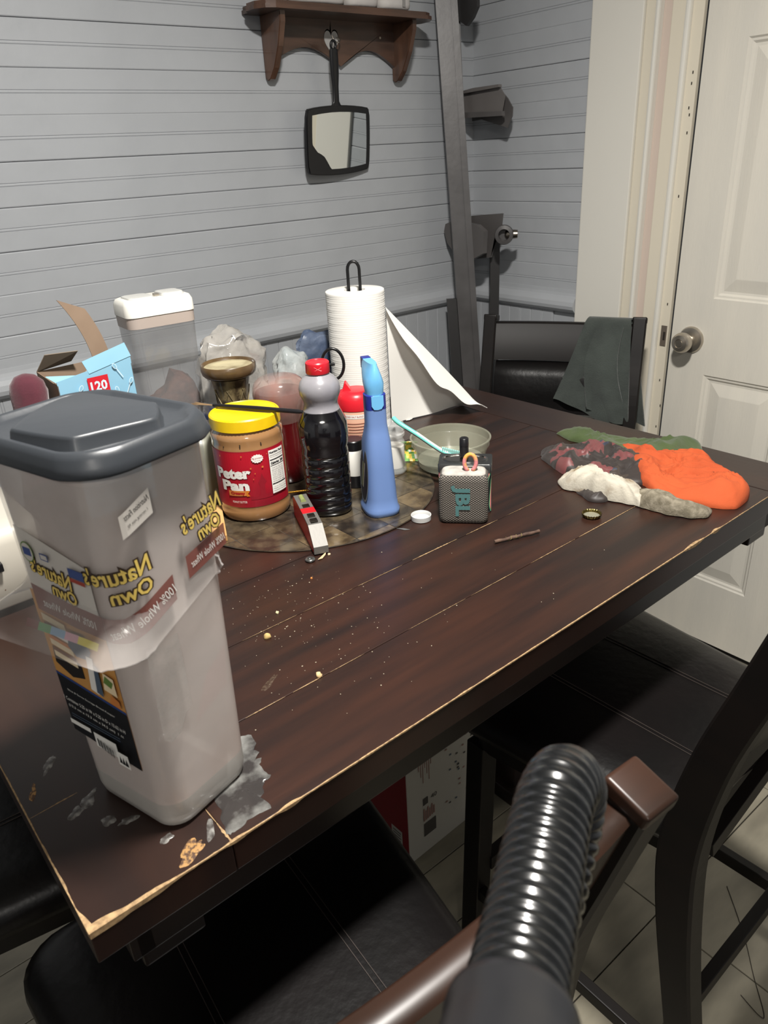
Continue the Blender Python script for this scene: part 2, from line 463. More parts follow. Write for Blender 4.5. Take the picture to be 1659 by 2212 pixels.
def sp(lst): return [(a, c, w_) for a, c, w_ in lst]
seam_wear((.175, yb[1]), (1.17, yb[1]), sp([(.09, .14, .0011), (.15, .19, .0014), (.2, .25, .0007), (.32, .42, .0007), (.43, .52, .0008), (.55, .65, .0011), (.66, .80, .0016), (.80, .86, .0012), (.9, .97, .0005)]), 4)
seam_wear((.175, yb[2]), (1.17, yb[2]), sp([(.16, .24, .0008), (.25, .33, .0008), (.34, .42, .0011), (.44, .53, .0018), (.55, .62, .0014), (.64, .72, .0006)]), 5)
seam_wear((.175, yb[3]), (1.17, yb[3]), sp([(.14, .2, .0004), (.5, .56, .0007)]), 6)
seam_wear((.05, .598), (.115, .600), [(.0, .045, .0013)], 7)

# ================================================================== CHAIRS
def rear_path():
    return [(-.115, 0), (-.065, .18), (-.030, .36), (-.006, .52), (0, .64), (-.020, .78), (-.052, .90), (-.078, .995)]
def make_chair(label, xback=True, brown=False, pad=True):
    r = root('dining_chair', label, 'chair', group=None)
    FZ = .60
    # rear posts
    path = smoothpath([(0, y, z) for y, z in rear_path()], 5)
    for s in (-1, 1):
        bm = BM(); secs = []
        for i, p in enumerate(path):
            t = path[min(i+1, len(path)-1)]-path[max(i-1, 0)]; t.normalize(); nrm = Vector((0, t.z, -t.y))
            hw = .0175; hd = .021+.006*math.exp(-((p.z-.6)/.18)**2)
            c = p+Vector((s*.2, 0, 0))
            secs.append([c+Vector((sx*hw, 0, 0))+nrm*(sy*hd) for sx, sy in ((-.8, -1), (.8, -1), (1, -.85), (1, .85), (.8, 1), (-.8, 1), (-1, .85), (-1, -.85))])
        loft(bm, secs); obj('rear_post', bm, CHAIRW, r)
        # cap on the post top
        bm = BM(); M = Matrix.Translation((s*.2, -.080, .998)) @ Matrix.Rotation(.25, 4, 'X')
        box(bm, -.0185, .0185, -.021, .021, -.012, .004, .004, 3, M); obj('post_cap', bm, RAILW if brown else CHAIRW, r, 40)
    # curved top rail
    def railfn(x, zz):
        y = -.020-(zz-.78)*.265 - .013*(1-(x/.18)**2)
        return y
    bm = BM(); secs = []
    for i in range(17):
        x = -.183+.366*i/16; y0 = railfn(x, .93); zt = .984; zb_ = .885
        yt = railfn(x, zt); yb_ = railfn(x, zb_)
        secs.append([(x, yt-.013, zt-.004), (x, yt-.009, zt), (x, yt+.009, zt), (x, yt+.013, zt-.004), (x, yb_+.012, zb_), (x, yb_-.012, zb_)])
    loft(bm, secs); obj('top_rail', bm, RAILW if brown else CHAIRW, r, 50)
    if pad:
        bm = BM(); secs = []
        for i in range(17):
            x = -.178+.356*i/16; zt = .880; zb_ = .745; e = 1-abs((i-8)/8.0)**6
            yt = railfn(x, zt)-.0; yb_ = railfn(x, zb_)
            th = .005+.008*e
            secs.append([(x, yt-th*.7, zt), (x, yt+th*.7, zt), (x, (yt+yb_)/2+th*1.5, (zt+zb_)/2+.03), (x, (yt+yb_)/2+th*1.5, (zt+zb_)/2-.03), (x, yb_+th*.7, zb_), (x, yb_-th*.7, zb_), (x, (yt+yb_)/2-th, (zt+zb_)/2)])
        loft(bm, secs); obj('back_pad', bm, LEATH, r, 60)
    # lower cross rail and X slats
    bm = BM(); box(bm, -.183, .183, -.022, -.002, .700, .735, .002); obj('cross_rail', bm, CHAIRW, r)
    if xback:
        for s in (-1, 1):
            bm = BM(); bar(bm, (-.175*s, -.010-.008*s, .615), (.175*s, -.010-.008*s, .705), .016, .028, .001); obj('cross_slat', bm, CHAIRW, r)
    # seat frame and cushion
    def seat(z0, z1, ins):
        return None
    def outline(z, g, rr=.035, fr=.0):
        hb, hf, y0, y1 = .185+g, .222+g, .018-g*.2, .405+g+fr
        pts = []
        for (cx_, cy_, t0, rad) in ((hf, y1, 0, .055), (-hf, y1, PI/2, .055), (-hb, y0, PI, .02), (hb, y0, 1.5*PI, .02)):
            sx = 1 if cx_ > 0 else -1; sy = 1 if cy_ > .2 else -1
            for i in range(7):
                t = t0+PI/2*i/6; pts.append((cx_-sx*rad+rad*math.cos(t), cy_-sy*rad+rad*math.sin(t), z))
        return pts
    bm = BM(); loft(bm, [outline(.545, -.022), outline(.5855, -.022)]); obj('seat_frame', bm, CHAIRW, r, 40)
    bm = BM(); loft(bm, [outline(.586, -.012), outline(.590, .000), outline(.604, .006), outline(.622, .004), outline(.634, -.006), outline(.6415, -.022), outline(.6445, -.06), outline(.6455, -.12)])
    S = obj('seat', bm, LEATH, r, 80)
    for xs in (-.075, .075):
        bm = BM()
        for dx in (0, .007):
            tube(bm, [(xs+dx, .03+k*.036, .6462-.0007*(1 if k in (0, 10) else 0)) for k in range(11)], .0006, 4)
        obj('stitching', bm, STITCH, S)
    for s in (-1, 1):
        bm = BM(); bar(bm, (s*.197, .365, 0), (s*.182, .360, .5445), .036, .036, .003, up=Vector((0, 1, 0))); obj('front_leg', bm, CHAIRW, r)
        bm = BM(); bar(bm, (s*.196, .345, .20), (s*.2, -.040, .20), .018, .026, .002); obj('stretcher', bm, CHAIRW, r)
    bm = BM(); bar(bm, (-.18, -.030, .30), (.18, -.030, .30), .018, .026, .002); obj('stretcher', bm, CHAIRW, r)
    bm = BM(); bar(bm, (-.175, .352, .26), (.175, .352, .26), .022, .030, .002); obj('stretcher', bm, CHAIRW, r)
    return r
def place(r, x, y, rz): r.location = (x, y, 0); r.rotation_euler = (0, 0, rz)
c1 = make_chair('dark dining chair at the far table end by the door, towel on its back', brown=False); place(c1, 1.610, 1.268, math.radians(120))
c2 = make_chair('black dining chair on the near right side of the table, slatted back'); place(c2, .882, .305, math.radians(1))
c3 = make_chair('brown railed dining chair nearest the camera, behind the ribbed hose', brown=True); place(c3, .190, .300, math.radians(-3.5))
c4 = make_chair('black leather chair tucked in at the left end of the table'); place(c4, -.235, .995, math.radians(-92))

# ================================================================== WALL THINGS
WHITEP = mat('white plastic', (222, 220, 212), .35)
BLACKP = mat('black plastic', (22, 22, 24), .35)
SHELFW = mat('brown varnished shelf wood', (88, 64, 52), .34, col2=(60, 44, 36), scale=5, stretch=(1, 6, 6), coat=.2, bump=.0002, bscale=20)
SHELFV = mat('brown varnished bracket wood', (94, 66, 50), .30, col2=(66, 46, 36), scale=5, stretch=(6, 6, 1), coat=.2)
SH = root('wall_shelf', 'small brown wooden wall shelf with scalloped back board', 'shelf', (1.40, YA-.011, 1.62))
# local: x along wall, -y out, z up ; shelf z .142 above origin
bm = BM()
ol = [(-.303, 0), (-.303, -.030), (-.318, -.045), (-.318, -.085), (-.300, -.112), (-.275, -.122), (.245, -.122), (.268, -.112), (.286, -.085), (.286, -.045), (.272, -.030), (.272, 0)]
slab(bm, ol, lambda u, v, w_: (u, v, w_), .133, .142)
ol2 = [(x*.985, y*.96) for x, y in ol]
slab(bm, ol2, lambda u, v, w_: (u, v, w_), .142, .150)
obj('shelf_board', bm, SHELFW, SH)
# back board with scallops and a heart cut-out
top = .133
pts = [(-.235, top), (-.235, .030)]
for i in range(21):
    t = i/20; x = -.235+.235*t
    pts.append((x, .030+.038*math.sin(PI*min(1, t*1.0))**1.0*(1 if t < .75 else 1)-(.0 if t < .5 else .004*(t-.5)*2)))
for i in range(1, 21):
    t = i/20; x = .205*t
    pts.append((x, .026+.040*math.sin(PI*t)))
pts.append((.205, top))
# split in left and right halves around the heart so the opening is real
def heart(t):
    x = .0245*math.sin(t)**3; y = (.0130*math.cos(t)-.005*math.cos(2*t)-.002*math.cos(3*t)-.001*math.cos(4*t))*2.0
    return (-.028+x, .088+y)
hp = [heart(2*PI*i/40) for i in range(41)]   # starts at top dip, goes right
bm = BM()
hx = -.028
bot = [p for p in pts if p[1] < top]
def boty(x):
    for a, c in zip(bot[:-1], bot[1:]):
        if a[0] <= x <= c[0] and c[0] > a[0]: return a[1]+(c[1]-a[1])*(x-a[0])/(c[0]-a[0])
    return .026
right = [p for p in hp[:21]]      # top dip -> right side -> bottom
left = [p for p in hp[20:]]       # bottom -> left side -> top dip
R_ = [(hx, top)]+right+[(hx, boty(hx))]+[p for p in bot if p[0] > hx+.002]+[(.205, top)]
L_ = [(-.235, top)]+[p for p in bot if p[0] < hx-.002]+[(hx, boty(hx))]+left+[(hx, top)]
for P_ in (R_, L_):
    slab(bm, P_, lambda u, v, w_: (u, w_, v), -.014, -.002)
bmesh.ops.remove_doubles(bm, verts=bm.verts, dist=1e-5)
obj('back_board', bm, SHELFW, SH)
bm = BM(); slab(bm, [(x-.002, (y-.088)*1.05+.083) for x, y in hp[:-1]], lambda u, v, w_: (u, w_, v), -.0158, -.0120); obj('lit_heart_fill', bm, mat('pale grey heart', (168, 166, 164), .6), SH)  # pale fill added so the heart opening does not read as dark shade
for sx, x in ((-1, -.243), (1, .212)):
    bm = BM()
    bp_ = [(-.002, top), (-.100, top), (-.098, .110), (-.078, .060), (-.050, .015), (-.026, -.008), (-.012, -.012), (-.002, -.004)]
    slab(bm, bp_, lambda u, v, w_: (x+w_, u, v), -.009, .009)
    bmesh.ops.bevel(bm, geom=[e for e in bm.edges if e.calc_length() > .012 and len(e.link_faces) == 2 and e.calc_face_angle(0) > .8], offset=.002, segments=2, affect='EDGES')
    obj('bracket', bm, SHELFV, SH)
for x in (-.19, .15):
    b = BM(); xl = [(.0035, 0), (.003, .0015)]
    loft(b, [[(x+r*math.cos(2*PI*k/12), -.014-d, .098+r*math.sin(2*PI*k/12)) for k in range(12)] for r, d in xl]); obj('screw', b, CHROME, SH)
SH.scale = (.93, .95, .98)
# rolled white cloths on the shelf (only their lower parts are in view)
CLOTHW = mat('white cloth', (212, 208, 202), .9, bump=.001, bscale=60, col2=(190, 186, 184), scale=8)
def bundle(x0, x1, label, hgt=.075):
    r = root('white_tub', label, 'container', ((x0+x1)/2, YA-.075, 1.7705), 0, 'white containers on the shelf')
    hw = (x1-x0)/2
    bm = BM(); loft(bm, [ell(0, 0, z, hw*f, .038*f, 32, 3.5) for z, f in ((0, .86), (.004, .96), (.012, 1), (hgt*.8, 1), (hgt, .93))]); obj('tub', bm, CLOTHW, r, 50)
    bm = BM(); loft(bm, [ell(0, 0, z, hw*f, .038*f, 32, 3.5) for z, f in ((hgt, 1.02), (hgt+.01, 1.02), (hgt+.012, .98))]); obj('lid', bm, WHITEP, r, 50)
    return r
bundle(1.225, 1.372, 'leftmost of the three white containers on the wall shelf')
bundle(1.378, 1.478, 'middle white container on the wall shelf, between two others')
r_ = bundle(1.484, 1.590, 'rightmost of the three white containers on the wall shelf')
bm = BM(); box(bm, .012, .022, -.0392, -.0385, .005, .07); obj('grey_stripe', bm, flat('grey stripe', (140, 138, 136)), r_)

# hand mirror hanging under the shelf
MI = root('hand_mirror', 'black square hand mirror with broken glass, hanging under the shelf', 'mirror', (1.362, YA-.030, 1.362), 0)
MIRG = mat('mirror glass', (235, 238, 236), .015, 1.0)
def bulge(hx, hy, cx_, cy_, bow, n=8):
    pts = []
    for k, (sx, sy) in enumerate(((-1, -1), (1, -1), (1, 1), (-1, 1))):
        nx, ny = ((1, -1), (1, 1), (-1, 1), (-1, -1))[k]
        for i in range(n):
            t = i/n
            x = sx*hx+(nx-sx)*hx*t; y = sy*hy+(ny-sy)*hy*t
            if k in (0, 2): y += sy*bow*(1-(2*t-1)**2)
            else: x += sx*bow*.35*(1-(2*t-1)**2)
            pts.append((cx_+x, cy_+y))
    return pts
bm = BM()
outer = bulge(.117, .078, 0, .105, .008)
# round corners a touch
slab(bm, [(x*.999-(.004 if abs(abs(x)-.117) < 1e-6 and abs(abs(y-.105)-.078) < 1e-6 else 0)*(1 if x > 0 else -1), y) for x, y in outer], lambda u, v, w_: (u, w_, v), -.006, .006)
bmesh.ops.bevel(bm, geom=[e for e in bm.edges if e.calc_face_angle(0) > .9], offset=.0025, segments=2, affect='EDGES')
obj('mirror_frame', bm, BLACKP, MI, 40)
bm = BM()
inner = bulge(.100, .0635, 0, .105, .0065, 6)
# broken-off lower-left corner: replace that corner with a curved break
ip = []
for (x, y) in inner:
    ip.append((x, y))
cut = [(-.101, .098), (-.091, .087), (-.084, .080), (-.072, .075), (-.060, .068), (-.050, .057), (-.043, .046), (-.038, .0395)]
keep = [(x, y) for x, y in inner if not (x < -.036 and y < .099)]
# inner is ordered from lower-left going right; start after cut
startr = [p for p in keep if p[1] < .06 or p[0] > -.09]
order = cut[::-1]
seq = keep+[]
# rotate so that sequence begins with first kept bottom point
bottom = [p for p in inner[:6] if p in keep]
rest = [p for p in keep if p not in bottom]
slab(bm, bottom+rest+cut, lambda u, v, w_: (u, w_, v), -.0072, -.0062)
obj('mirror_glass', bm, MIRG, MI)
bm = BM()
secs = []
for (z, hw, th) in ((.186, .030, .005), (.192, .016, .005), (.200, .0105, .0055), (.235, .0105, .006), (.262, .0135, .0065), (.290, .0145, .0065), (.310, .0140, .006), (.320, .0135, .0055)):
    secs.append([(-.006+(z-.19)*-.05+hw*math.cos(2*PI*k/16), th*math.sin(2*PI*k/16), z) for k in range(16)])
loft(bm, secs)
obj('handle', bm, BLACKP, MI, 50)
bm = BM(); tube(bm, [(-.0135+.0085*math.cos(t), 0, .328+.010*math.sin(t)) for t in [2*PI*k/20 for k in range(20)]], .0035, 8, closed=True); obj('hanging_loop', bm, BLACKP, MI, 60)
MI.rotation_euler = (math.radians(6.0), math.radians(-1.0), math.radians(7.0))
bm = BM(); tube(bm, smoothpath([(1.392, YA-.024, 1.712), (1.386, YA-.045, 1.703), (1.372, YA-.056, 1.696), (1.362, YA-.052, 1.700), (1.360, YA-.047, 1.712)], 5), .0018, 8)
tag(obj('hook', bm, CHROME, None, 60), 'small wire hook on the shelf back board holding the mirror', 'hook')

# dark jacket hanging by the door, seen in the hand mirror only
# leaning grey metal frame in the corner
GREYM = mat('dark grey painted metal', (84, 82, 82), .38, .1, bump=.0003, bscale=50, col2=(72, 70, 70), scale=12)
DKGM = mat('darker grey metal', (56, 55, 55), .4, .2, bump=.0003, bscale=50)
STL = mat('worn steel', (150, 142, 132), .3, 1)
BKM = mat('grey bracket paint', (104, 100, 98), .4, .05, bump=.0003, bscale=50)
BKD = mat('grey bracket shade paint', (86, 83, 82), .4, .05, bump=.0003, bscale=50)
G = root('leaning_rack', 'dark grey metal rack with bracket plates leaning in the wall corner', 'frame', (1.80, 1.72, 0))
def W2L(p, o=(1.80, 1.72, 0)): return (p[0]-o[0], p[1]-o[1], p[2]-o[2])
def post(p0, p1, w, d, m, name, groove=True):
    p0 = Vector(W2L(p0)); p1 = Vector(W2L(p1)); dd = (p1-p0).normalized()
    s = Vector((CR.x, CR.y, 0)).normalized(); f = dd.cross(s).normalized()
    if f.dot(Vector((CF.x, CF.y, 0))) < 0: f = -f
    pr = [(-w/2, 0), (w*.12, 0), (w*.12, .004), (w*.20, .004), (w*.20, 0), (w*.5, 0), (w*.5, d), (-w/2, d)] if groove else [(-w/2, 0), (w/2, 0), (w/2, d), (-w/2, d)]
    bm = BM(); loft(bm, [[q+s*a+f*c for a, c in pr] for q in (p0, p1)]); return obj(name, bm, m, G)
post((1.752, 1.660, 0), (1.750, 1.838, 1.90), .062, .03, GREYM, 'upright')
post((1.805, 1.74, 0), (1.800, 1.855, 1.90), .030, .02, DKGM, 'upright', False)
post((1.735, 1.715, 0), (1.738, 1.80, .99), .045, .02, DKGM, 'upright', False)
p = onx(1067, 560, 1.86)
post((1.865, p.y, 0), (1.865, p.y, 1.17), .030, .022, DKGM, 'lower_post', False)
# bracket plate (upper)
def plate(pxs, X, t, m, name, smooth=None):
    pp_ = [onx(x, y, X) for x, y in pxs]
    bm = BM(); slab(bm, [(q.y, q.z) for q in pp_], lambda u, v, w_: W2L((X+w_, u, v)), 0, t); return obj(name, bm, m, G, smooth)
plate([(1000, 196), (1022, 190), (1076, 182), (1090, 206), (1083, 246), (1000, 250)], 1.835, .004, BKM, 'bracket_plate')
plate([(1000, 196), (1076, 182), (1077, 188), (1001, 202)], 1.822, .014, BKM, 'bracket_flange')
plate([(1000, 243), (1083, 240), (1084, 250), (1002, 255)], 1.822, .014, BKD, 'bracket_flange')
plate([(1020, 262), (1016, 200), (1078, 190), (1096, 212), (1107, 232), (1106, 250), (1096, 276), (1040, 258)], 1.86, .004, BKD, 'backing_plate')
# top bracket
plate([(940, -12), (1030, -12), (1030, 14), (1020, 38), (1007, 56), (985, 40), (940, 32)], 1.80, .012, DKGM, 'top_bracket')
b = BM(); q = onx(969, 45, 1.775); box(b, *[c for c in (W2L(q)[0]-.002, W2L(q)[0]+.0, W2L(q)[1]-.004, W2L(q)[1]+.004, W2L(q)[2]-.02, W2L(q)[2]+.012)]); obj('chipped_spot', b, flat('bare chip', (196, 176, 140), .7), G)
# lower roller assembly
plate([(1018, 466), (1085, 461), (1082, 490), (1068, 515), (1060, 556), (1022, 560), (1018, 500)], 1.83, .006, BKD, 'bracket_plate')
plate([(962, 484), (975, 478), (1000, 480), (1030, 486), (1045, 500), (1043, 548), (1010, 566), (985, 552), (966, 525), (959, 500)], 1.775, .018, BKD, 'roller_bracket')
def cyl_between(a, b_, r, m, name, n=20, taper=1):
    bm = BM(); tube(bm, [a, b_], [r, r*taper], n); return obj(name, bm, m, G, 50)
e = onx(1089, 507, 1.80)
bm = BM(); cc = W2L(e)
axis = Vector((-.75, -.6, 0)).normalized()
rings = []
for k in range(25):
    pass
s_ = axis.cross(Vector((0, 0, 1))).normalized()
def ringpts(r, d): return [Vector(cc)+axis*d+(s_*math.cos(2*PI*k/28)+Vector((0, 0, 1))*math.sin(2*PI*k/28))*r for k in range(28)]
loft(bm, [ringpts(r, d) for r, d in ((.026, -.02), (.029, 0), (.027, .010), (.017, .012), (.016, -.012))], (True, True)); obj('roller', bm, GREYM, G, 50)
bm = BM(); t0 = Vector(cc)+axis*-.01-s_*.03
loft(bm, [[t0+s_*d2+ (axis*math.cos(2*PI*k/16)+Vector((0, 0, 1))*math.sin(2*PI*k/16))*r for k in range(16)] for r, d2 in ((.012, -.01), (.013, .0), (.013, .018), (.010, .026), (.004, .029))]); obj('axle_end', bm, STL, G, 60)

# ================================================================== THINGS ON THE TABLE
TZ = .9
# --- marbled round mat
MARB = mat('marbled laminate', (44, 38, 31), .22, col2=(80, 70, 54), scale=40, detail=7, lo=.38, hi=.62, coat=.3)
MARB2 = mat('marbled laminate dark', (36, 31, 27), .22, col2=(66, 57, 46), scale=45, detail=7, lo=.4, hi=.64, coat=.3)
MARB3 = mat('marbled laminate warm', (56, 45, 33), .22, col2=(98, 84, 62), scale=38, detail=7, lo=.36, hi=.62, coat=.3)
MATR = root('round_placemat', 'round brown marbled mat under the peanut butter and bottles', 'placemat', (.632, 1.030, TZ), 0)
bm = BM(); loft(bm, [ell(0, 0, z, r, r, 96) for z, r in ((.0003, .2235), (.0020, .2245), (.0024, .2238))]); obj('mat_base', bm, MARB2, MATR, 40)
# square print patches on top, each its own slightly raised piece
def clipcirc(poly, R=.2225):
    t = BM(); V = [t.verts.new((x, y, 0)) for x, y in poly]; t.faces.new(V)
    for k in range(96):
        a = 2*PI*k/96; n = (math.cos(a), math.sin(a), 0)
        g = bmesh.ops.bisect_plane(t, geom=t.verts[:]+t.edges[:]+t.faces[:], plane_co=(n[0]*R, n[1]*R, 0), plane_no=n, clear_outer=True)
    return t
mg = math.radians(2); k = 0
for i in range(-4, 4):
    for j in range(-4, 4):
        s = .066; sq = [(i*s+.0006, j*s+.0006), ((i+1)*s-.0006, j*s+.0006), ((i+1)*s-.0006, (j+1)*s-.0006), (i*s+.0006, (j+1)*s-.0006)]
        sq = [(x*math.cos(mg)-y*math.sin(mg)+.01, x*math.sin(mg)+y*math.cos(mg)-.01) for x, y in sq]
        t = clipcirc(sq)
        if len(t.faces) == 0: t.free(); continue
        for v in t.verts: v.co.z = .00255
        k += 1
        obj('mat_square', t, (MARB, MARB2, MARB3)[(i*2+j*3+i*j) % 3], MATR)

# --- bread container ------------------------------------------------------------------
BO = (.1658, .5589); A17 = math.radians(17)
FROST = mat('cloudy plastic wall', (228, 218, 212), .26, col2=(186, 172, 164), scale=9, detail=6, amap=(.55, .84), coat=.4, bump=.0006, bscale=14, lo=.3, hi=.7)
FROSTB = mat('cloudy plastic base', (176, 172, 166), .35, alpha=.88, coat=.3)
LIDG = mat('dark slate lid plastic', (47, 50, 54), .36, bump=.00015, bscale=90)
BC = root('bread_container', 'tall cloudy plastic bread container with slate grey lid, near table corner', 'container', (BO[0], BO[1], TZ+.0006), A17)
def bodysec(z, g=0, n=7):
    t = z/.345; a = .049+.0055*t+g; b_ = .058+.010*t+g
    return rrect(-.003-.0015*t, .002*t, z, a, b_, .022, n)
bm = BM(); loft(bm, [bodysec(z) for z in (.030, .09, .15, .21, .27, .345)], (False, False)); obj('body', bm, FROST, BC, 60)
bm = BM()
s0 = [(x*.90, y*.90, .0) for x, y, z in bodysec(0)]; s1 = [(x*.97, y*.97, .003) for x, y, z in bodysec(0)]
loft(bm, [s0, s1, bodysec(.012), bodysec(.030)], (True, False)); obj('base', bm, FROSTB, BC, 60)
# lid: flange, raised rim, recessed deck, raised fan-shaped panel and a tab
def lidsec(z, g): return rrect(-.004, .004, z, .0590+g, .0735+g, .030+min(g, 0)*.6, 8)
def bowed(sec, k=.006):
    out = []
    for x, y, z in sec:
        out.append((x+math.copysign(k*(1-(y/.08)**2), x) if abs(x) > .045 else x, y+math.copysign(k*(1-(x/.07)**2), y) if abs(y) > .055 else y, z))
    return out
bm = BM()
loft(bm, [bowed(lidsec(z, g)) for z, g in ((.341, -.002), (.3405, .0020), (.3425, .0028), (.348, .0008), (.353, -.0005), (.3575, -.003), (.3582, -.0055), (.357, -.008), (.3540, -.0098), (.3535, -.016))], (True, True))
obj('lid', bm, LIDG, BC, 60)
lidobj = bpy.data.objects['lid.003'] if 'lid.003' in bpy.data.objects else [o for o in BC.children if o.name.startswith('lid')][0]
cw, sw = math.cos(-A17), math.sin(-A17)
def W2B(p): x, y = p[0]-BO[0], p[1]-BO[1]; return (x*cw-y*sw, x*sw+y*cw)
pan = [W2B(q) for q in [(.104, .560), (.125, .588), (.145, .606), (.165, .616), (.178, .612), (.190, .585), (.204, .548), (.208, .538), (.203, .524), (.196, .508), (.188, .501), (.160, .502), (.136, .503), (.128, .507), (.118, .525), (.108, .548)]]
cxp = sum(p[0] for p in pan)/len(pan); cyp = sum(p[1] for p in pan)/len(pan)
def sc(pts, k): return [(cxp+(x-cxp)*k, cyp+(y-cyp)*k) for x, y in pts]
pr_ = smoothpath([(x, y, 0) for x, y in pan+[pan[0]]], 3)[:-1]; pan2 = [(v.x, v.y) for v in pr_]
bm = BM(); loft(bm, [[(x, y, z) for x, y in sc(pan2, k_)] for z, k_ in ((.3525, 1.03), (.3545, 1.0), (.3615, .975), (.3635, .955), (.3640, .93))]); obj('raised_panel', bm, LIDG, lidobj, 60)
bm = BM(); box(bm, .052, .079, .030, .072, .3405, .345, .002, 2); 
tb = [(.045, .000), (.058, .008), (.069, .022), (.072, .036), (.066, .054), (.045, .064)]
bm.free(); bm = BM(); slab(bm, [(v.x, v.y) for v in smoothpath([(x, y, 0) for x, y in tb], 5)], lambda u, v, w_: (u, v, w_), .3405, .3440); obj('lid_tab', bm, LIDG, lidobj)
# paper/film label on the left face
def fX(u, v, d):  # left face (-x)
    t = v/.345; return (-.003-.0015*t-(.049+.0055*t)-.0006-d, -u, v)
LB = {k: flat('label '+k, c, .4) for k, c in dict(black=(22, 24, 28), blue=(38, 62, 120), tan=(190, 138, 76), white=(222, 220, 214), orange=(196, 120, 60), brown=(110, 66, 40), cream=(226, 206, 170), green=(96, 124, 60), dark=(34, 30, 28), mug=(74, 88, 104), red=(150, 60, 46)).items()}
P = Print(fX)
# u range: -.055 (far) .. +.036 (near)
sk = .0
P.poly([(-.056, .072), (.034, .066), (.034, .222), (-.056, .222)], LB['tan'])
P.poly([(-.056, .072), (.034, .066), (.034, .127), (-.056, .136)], LB['black'])
P.poly([(-.056, .136), (.034, .127), (.034, .1295), (-.056, .1385)], LB['blue'])
P.poly([(-.050, .150), (-.048, .168), (-.012, .160), (-.012, .146), (-.030, .141)], LB['dark'])
for i, (m_, hgt) in enumerate((('cream', .007), ('brown', .004), ('cream', .006), ('orange', .004), ('white', .005), ('brown', .004), ('cream', .007))):
    z0 = .158+i*.0062; P.poly([(-.047, z0), (-.017, z0-.003), (-.017, z0+hgt-.003), (-.047, z0+hgt)], LB[m_])
P.poly([(-.020, .178), (-.014, .194), (.004, .196), (.010, .182), (.004, .172), (-.012, .170)], LB['mug'])
P.poly([(-.004, .140), (.002, .176), (.010, .176), (.006, .138)], LB['white'])
P.poly([(.004, .140), (.009, .170), (.014, .168), (.012, .138)], LB['mug'])
P.poly([(.016, .148), (.020, .166), (.032, .164), (.032, .146)], LB['cream'])
P.poly([(.018, .156), (.022, .164), (.031, .160), (.027, .153)], LB['green'])
P.poly([(.020, .136), (.024, .146), (.033, .142), (.033, .134)], LB['orange'])
WT_ = LB['white']
P.text('Slice & Serve Storage Bread Keeper', -.010, .1235, WT_, h=.0026, w=.062, rot=-.06)
P.text('1 Container 5.25 in W x 5.25 in D x 13.62 in H', -.010, .1120, WT_, h=.0040, w=.080, rot=-.06)
P.text('(13.3 cm x 13.3 cm x 34.5 cm)  1 ct', -.010, .1045, WT_, h=.0038, w=.072, rot=-.06)
for i in range(2): P.rect(-.045, .020, .0975-i*.0026, .0983-i*.0026, LB['mug'])
P.rect(-.050, -.022, .0855, .0905, WT_)
P.rect(-.018, .012, .0730, .0890, WT_)
for i in range(16):
    x = -.015+i*.0016; P.rect(x, x+(.0005 if i % 3 else .0011), .0745, .0835, LB['black'])
P.rect(.015, .030, .0710, .0860, WT_); 
for i in range(3): P.poly([(.017+i*.004, .074), (.019+i*.004, .082), (.021+i*.004, .074)], LB['black'])
P.build('label', BC, label='black and photo product label')
# crumpled bread bag inside
INB = mat('crumpled bag film', (168, 146, 138), .25, col2=(132, 112, 108), scale=14, amap=(.25, .65), lo=.35, hi=.65)
bm = BM()
def crump(z, g):
    out = []
    for (x, y, zz) in bodysec(z, -.008, 7):
        k_ = noise.noise(Vector((x*40, y*40, z*25)))*.007
        q = Vector((x, y, 0)).normalized(); out.append((x-q.x*(abs(k_)+g), y-q.y*(abs(k_)+g), zz))
    return out
loft(bm, [crump(.006+.0105*i, .002+.004*abs(noise.noise(Vector((0, 0, i*.7))))) for i in range(29)])
IB = tag(obj('bread_bag', bm, INB, None, 80), 'crumpled clear bread bag inside the cloudy bread container', 'bag')
IB.location = BC.location; IB.rotation_euler = (0, 0, A17)
REDP = flat('red print seen through', (128, 62, 58), .5)
# bread wrapper pulled over the outside
FILM = mat('clear film', (206, 200, 196), .12, col2=(188, 182, 178), scale=10, amap=(.08, .34), coat=.6, bump=.0012, bscale=22, lo=.4, hi=.62)
BW = root('bread_wrapper', 'clear bread wrapper with yellow mirrored lettering around the bread container', 'wrapper', (BO[0], BO[1], TZ+.0006), A17)
def wrapsec(z, i):
    t = z/.345; out = []
    base = rrect(-.003-.0015*t, .002*t, z, .049+.0055*t+.0022, .058+.010*t+.0022, .023, 12)
    n = len(base)
    for k_, (x, y, zz) in enumerate(base):
        ang = math.atan2(y, x)
        fl = max(0, (.232-z)/.030)
        side = max(0, math.cos(ang-math.radians(165)))**1.2
        nz_ = noise.noise(Vector((x*60, y*60, z*30)))*.0009
        q = Vector((x, y, 0)).normalized(); r = nz_+(fl**1.5)*(.0015+.050*side+.003*abs(noise.noise(Vector((k_*.5, 2, 0)))))
        drop = 0
        if i == 0: drop = .006*noise.noise(Vector((ang*3, 9, 0)))-.010*max(0, math.cos(ang-math.radians(-100)))*0
        # hem runs higher to the right-hand side
        rise = .030*max(0, math.cos(ang-math.radians(-30)))*max(0, (.30-z)/.12)
        out.append((x+q.x*r, y+q.y*r, zz+rise+drop))
    return out
bm = BM(); zsw = [.200, .206, .214, .222, .232, .245, .26, .275, .29, .305, .32, .334]
loft(bm, [wrapsec(z, i) for i, z in enumerate(zsw)], (False, False)); obj('film', bm, FILM, BW, 80)
HEM = mat('hem film', (226, 222, 220), .12, alpha=.55, coat=.6)
bm = BM(); h0 = wrapsec(.200, 0); loft(bm, [h0, [(x*1.012, y*1.012, z+.0016) for x, y, z in h0]], (False, False)); obj('hem', bm, HEM, BW, 80)
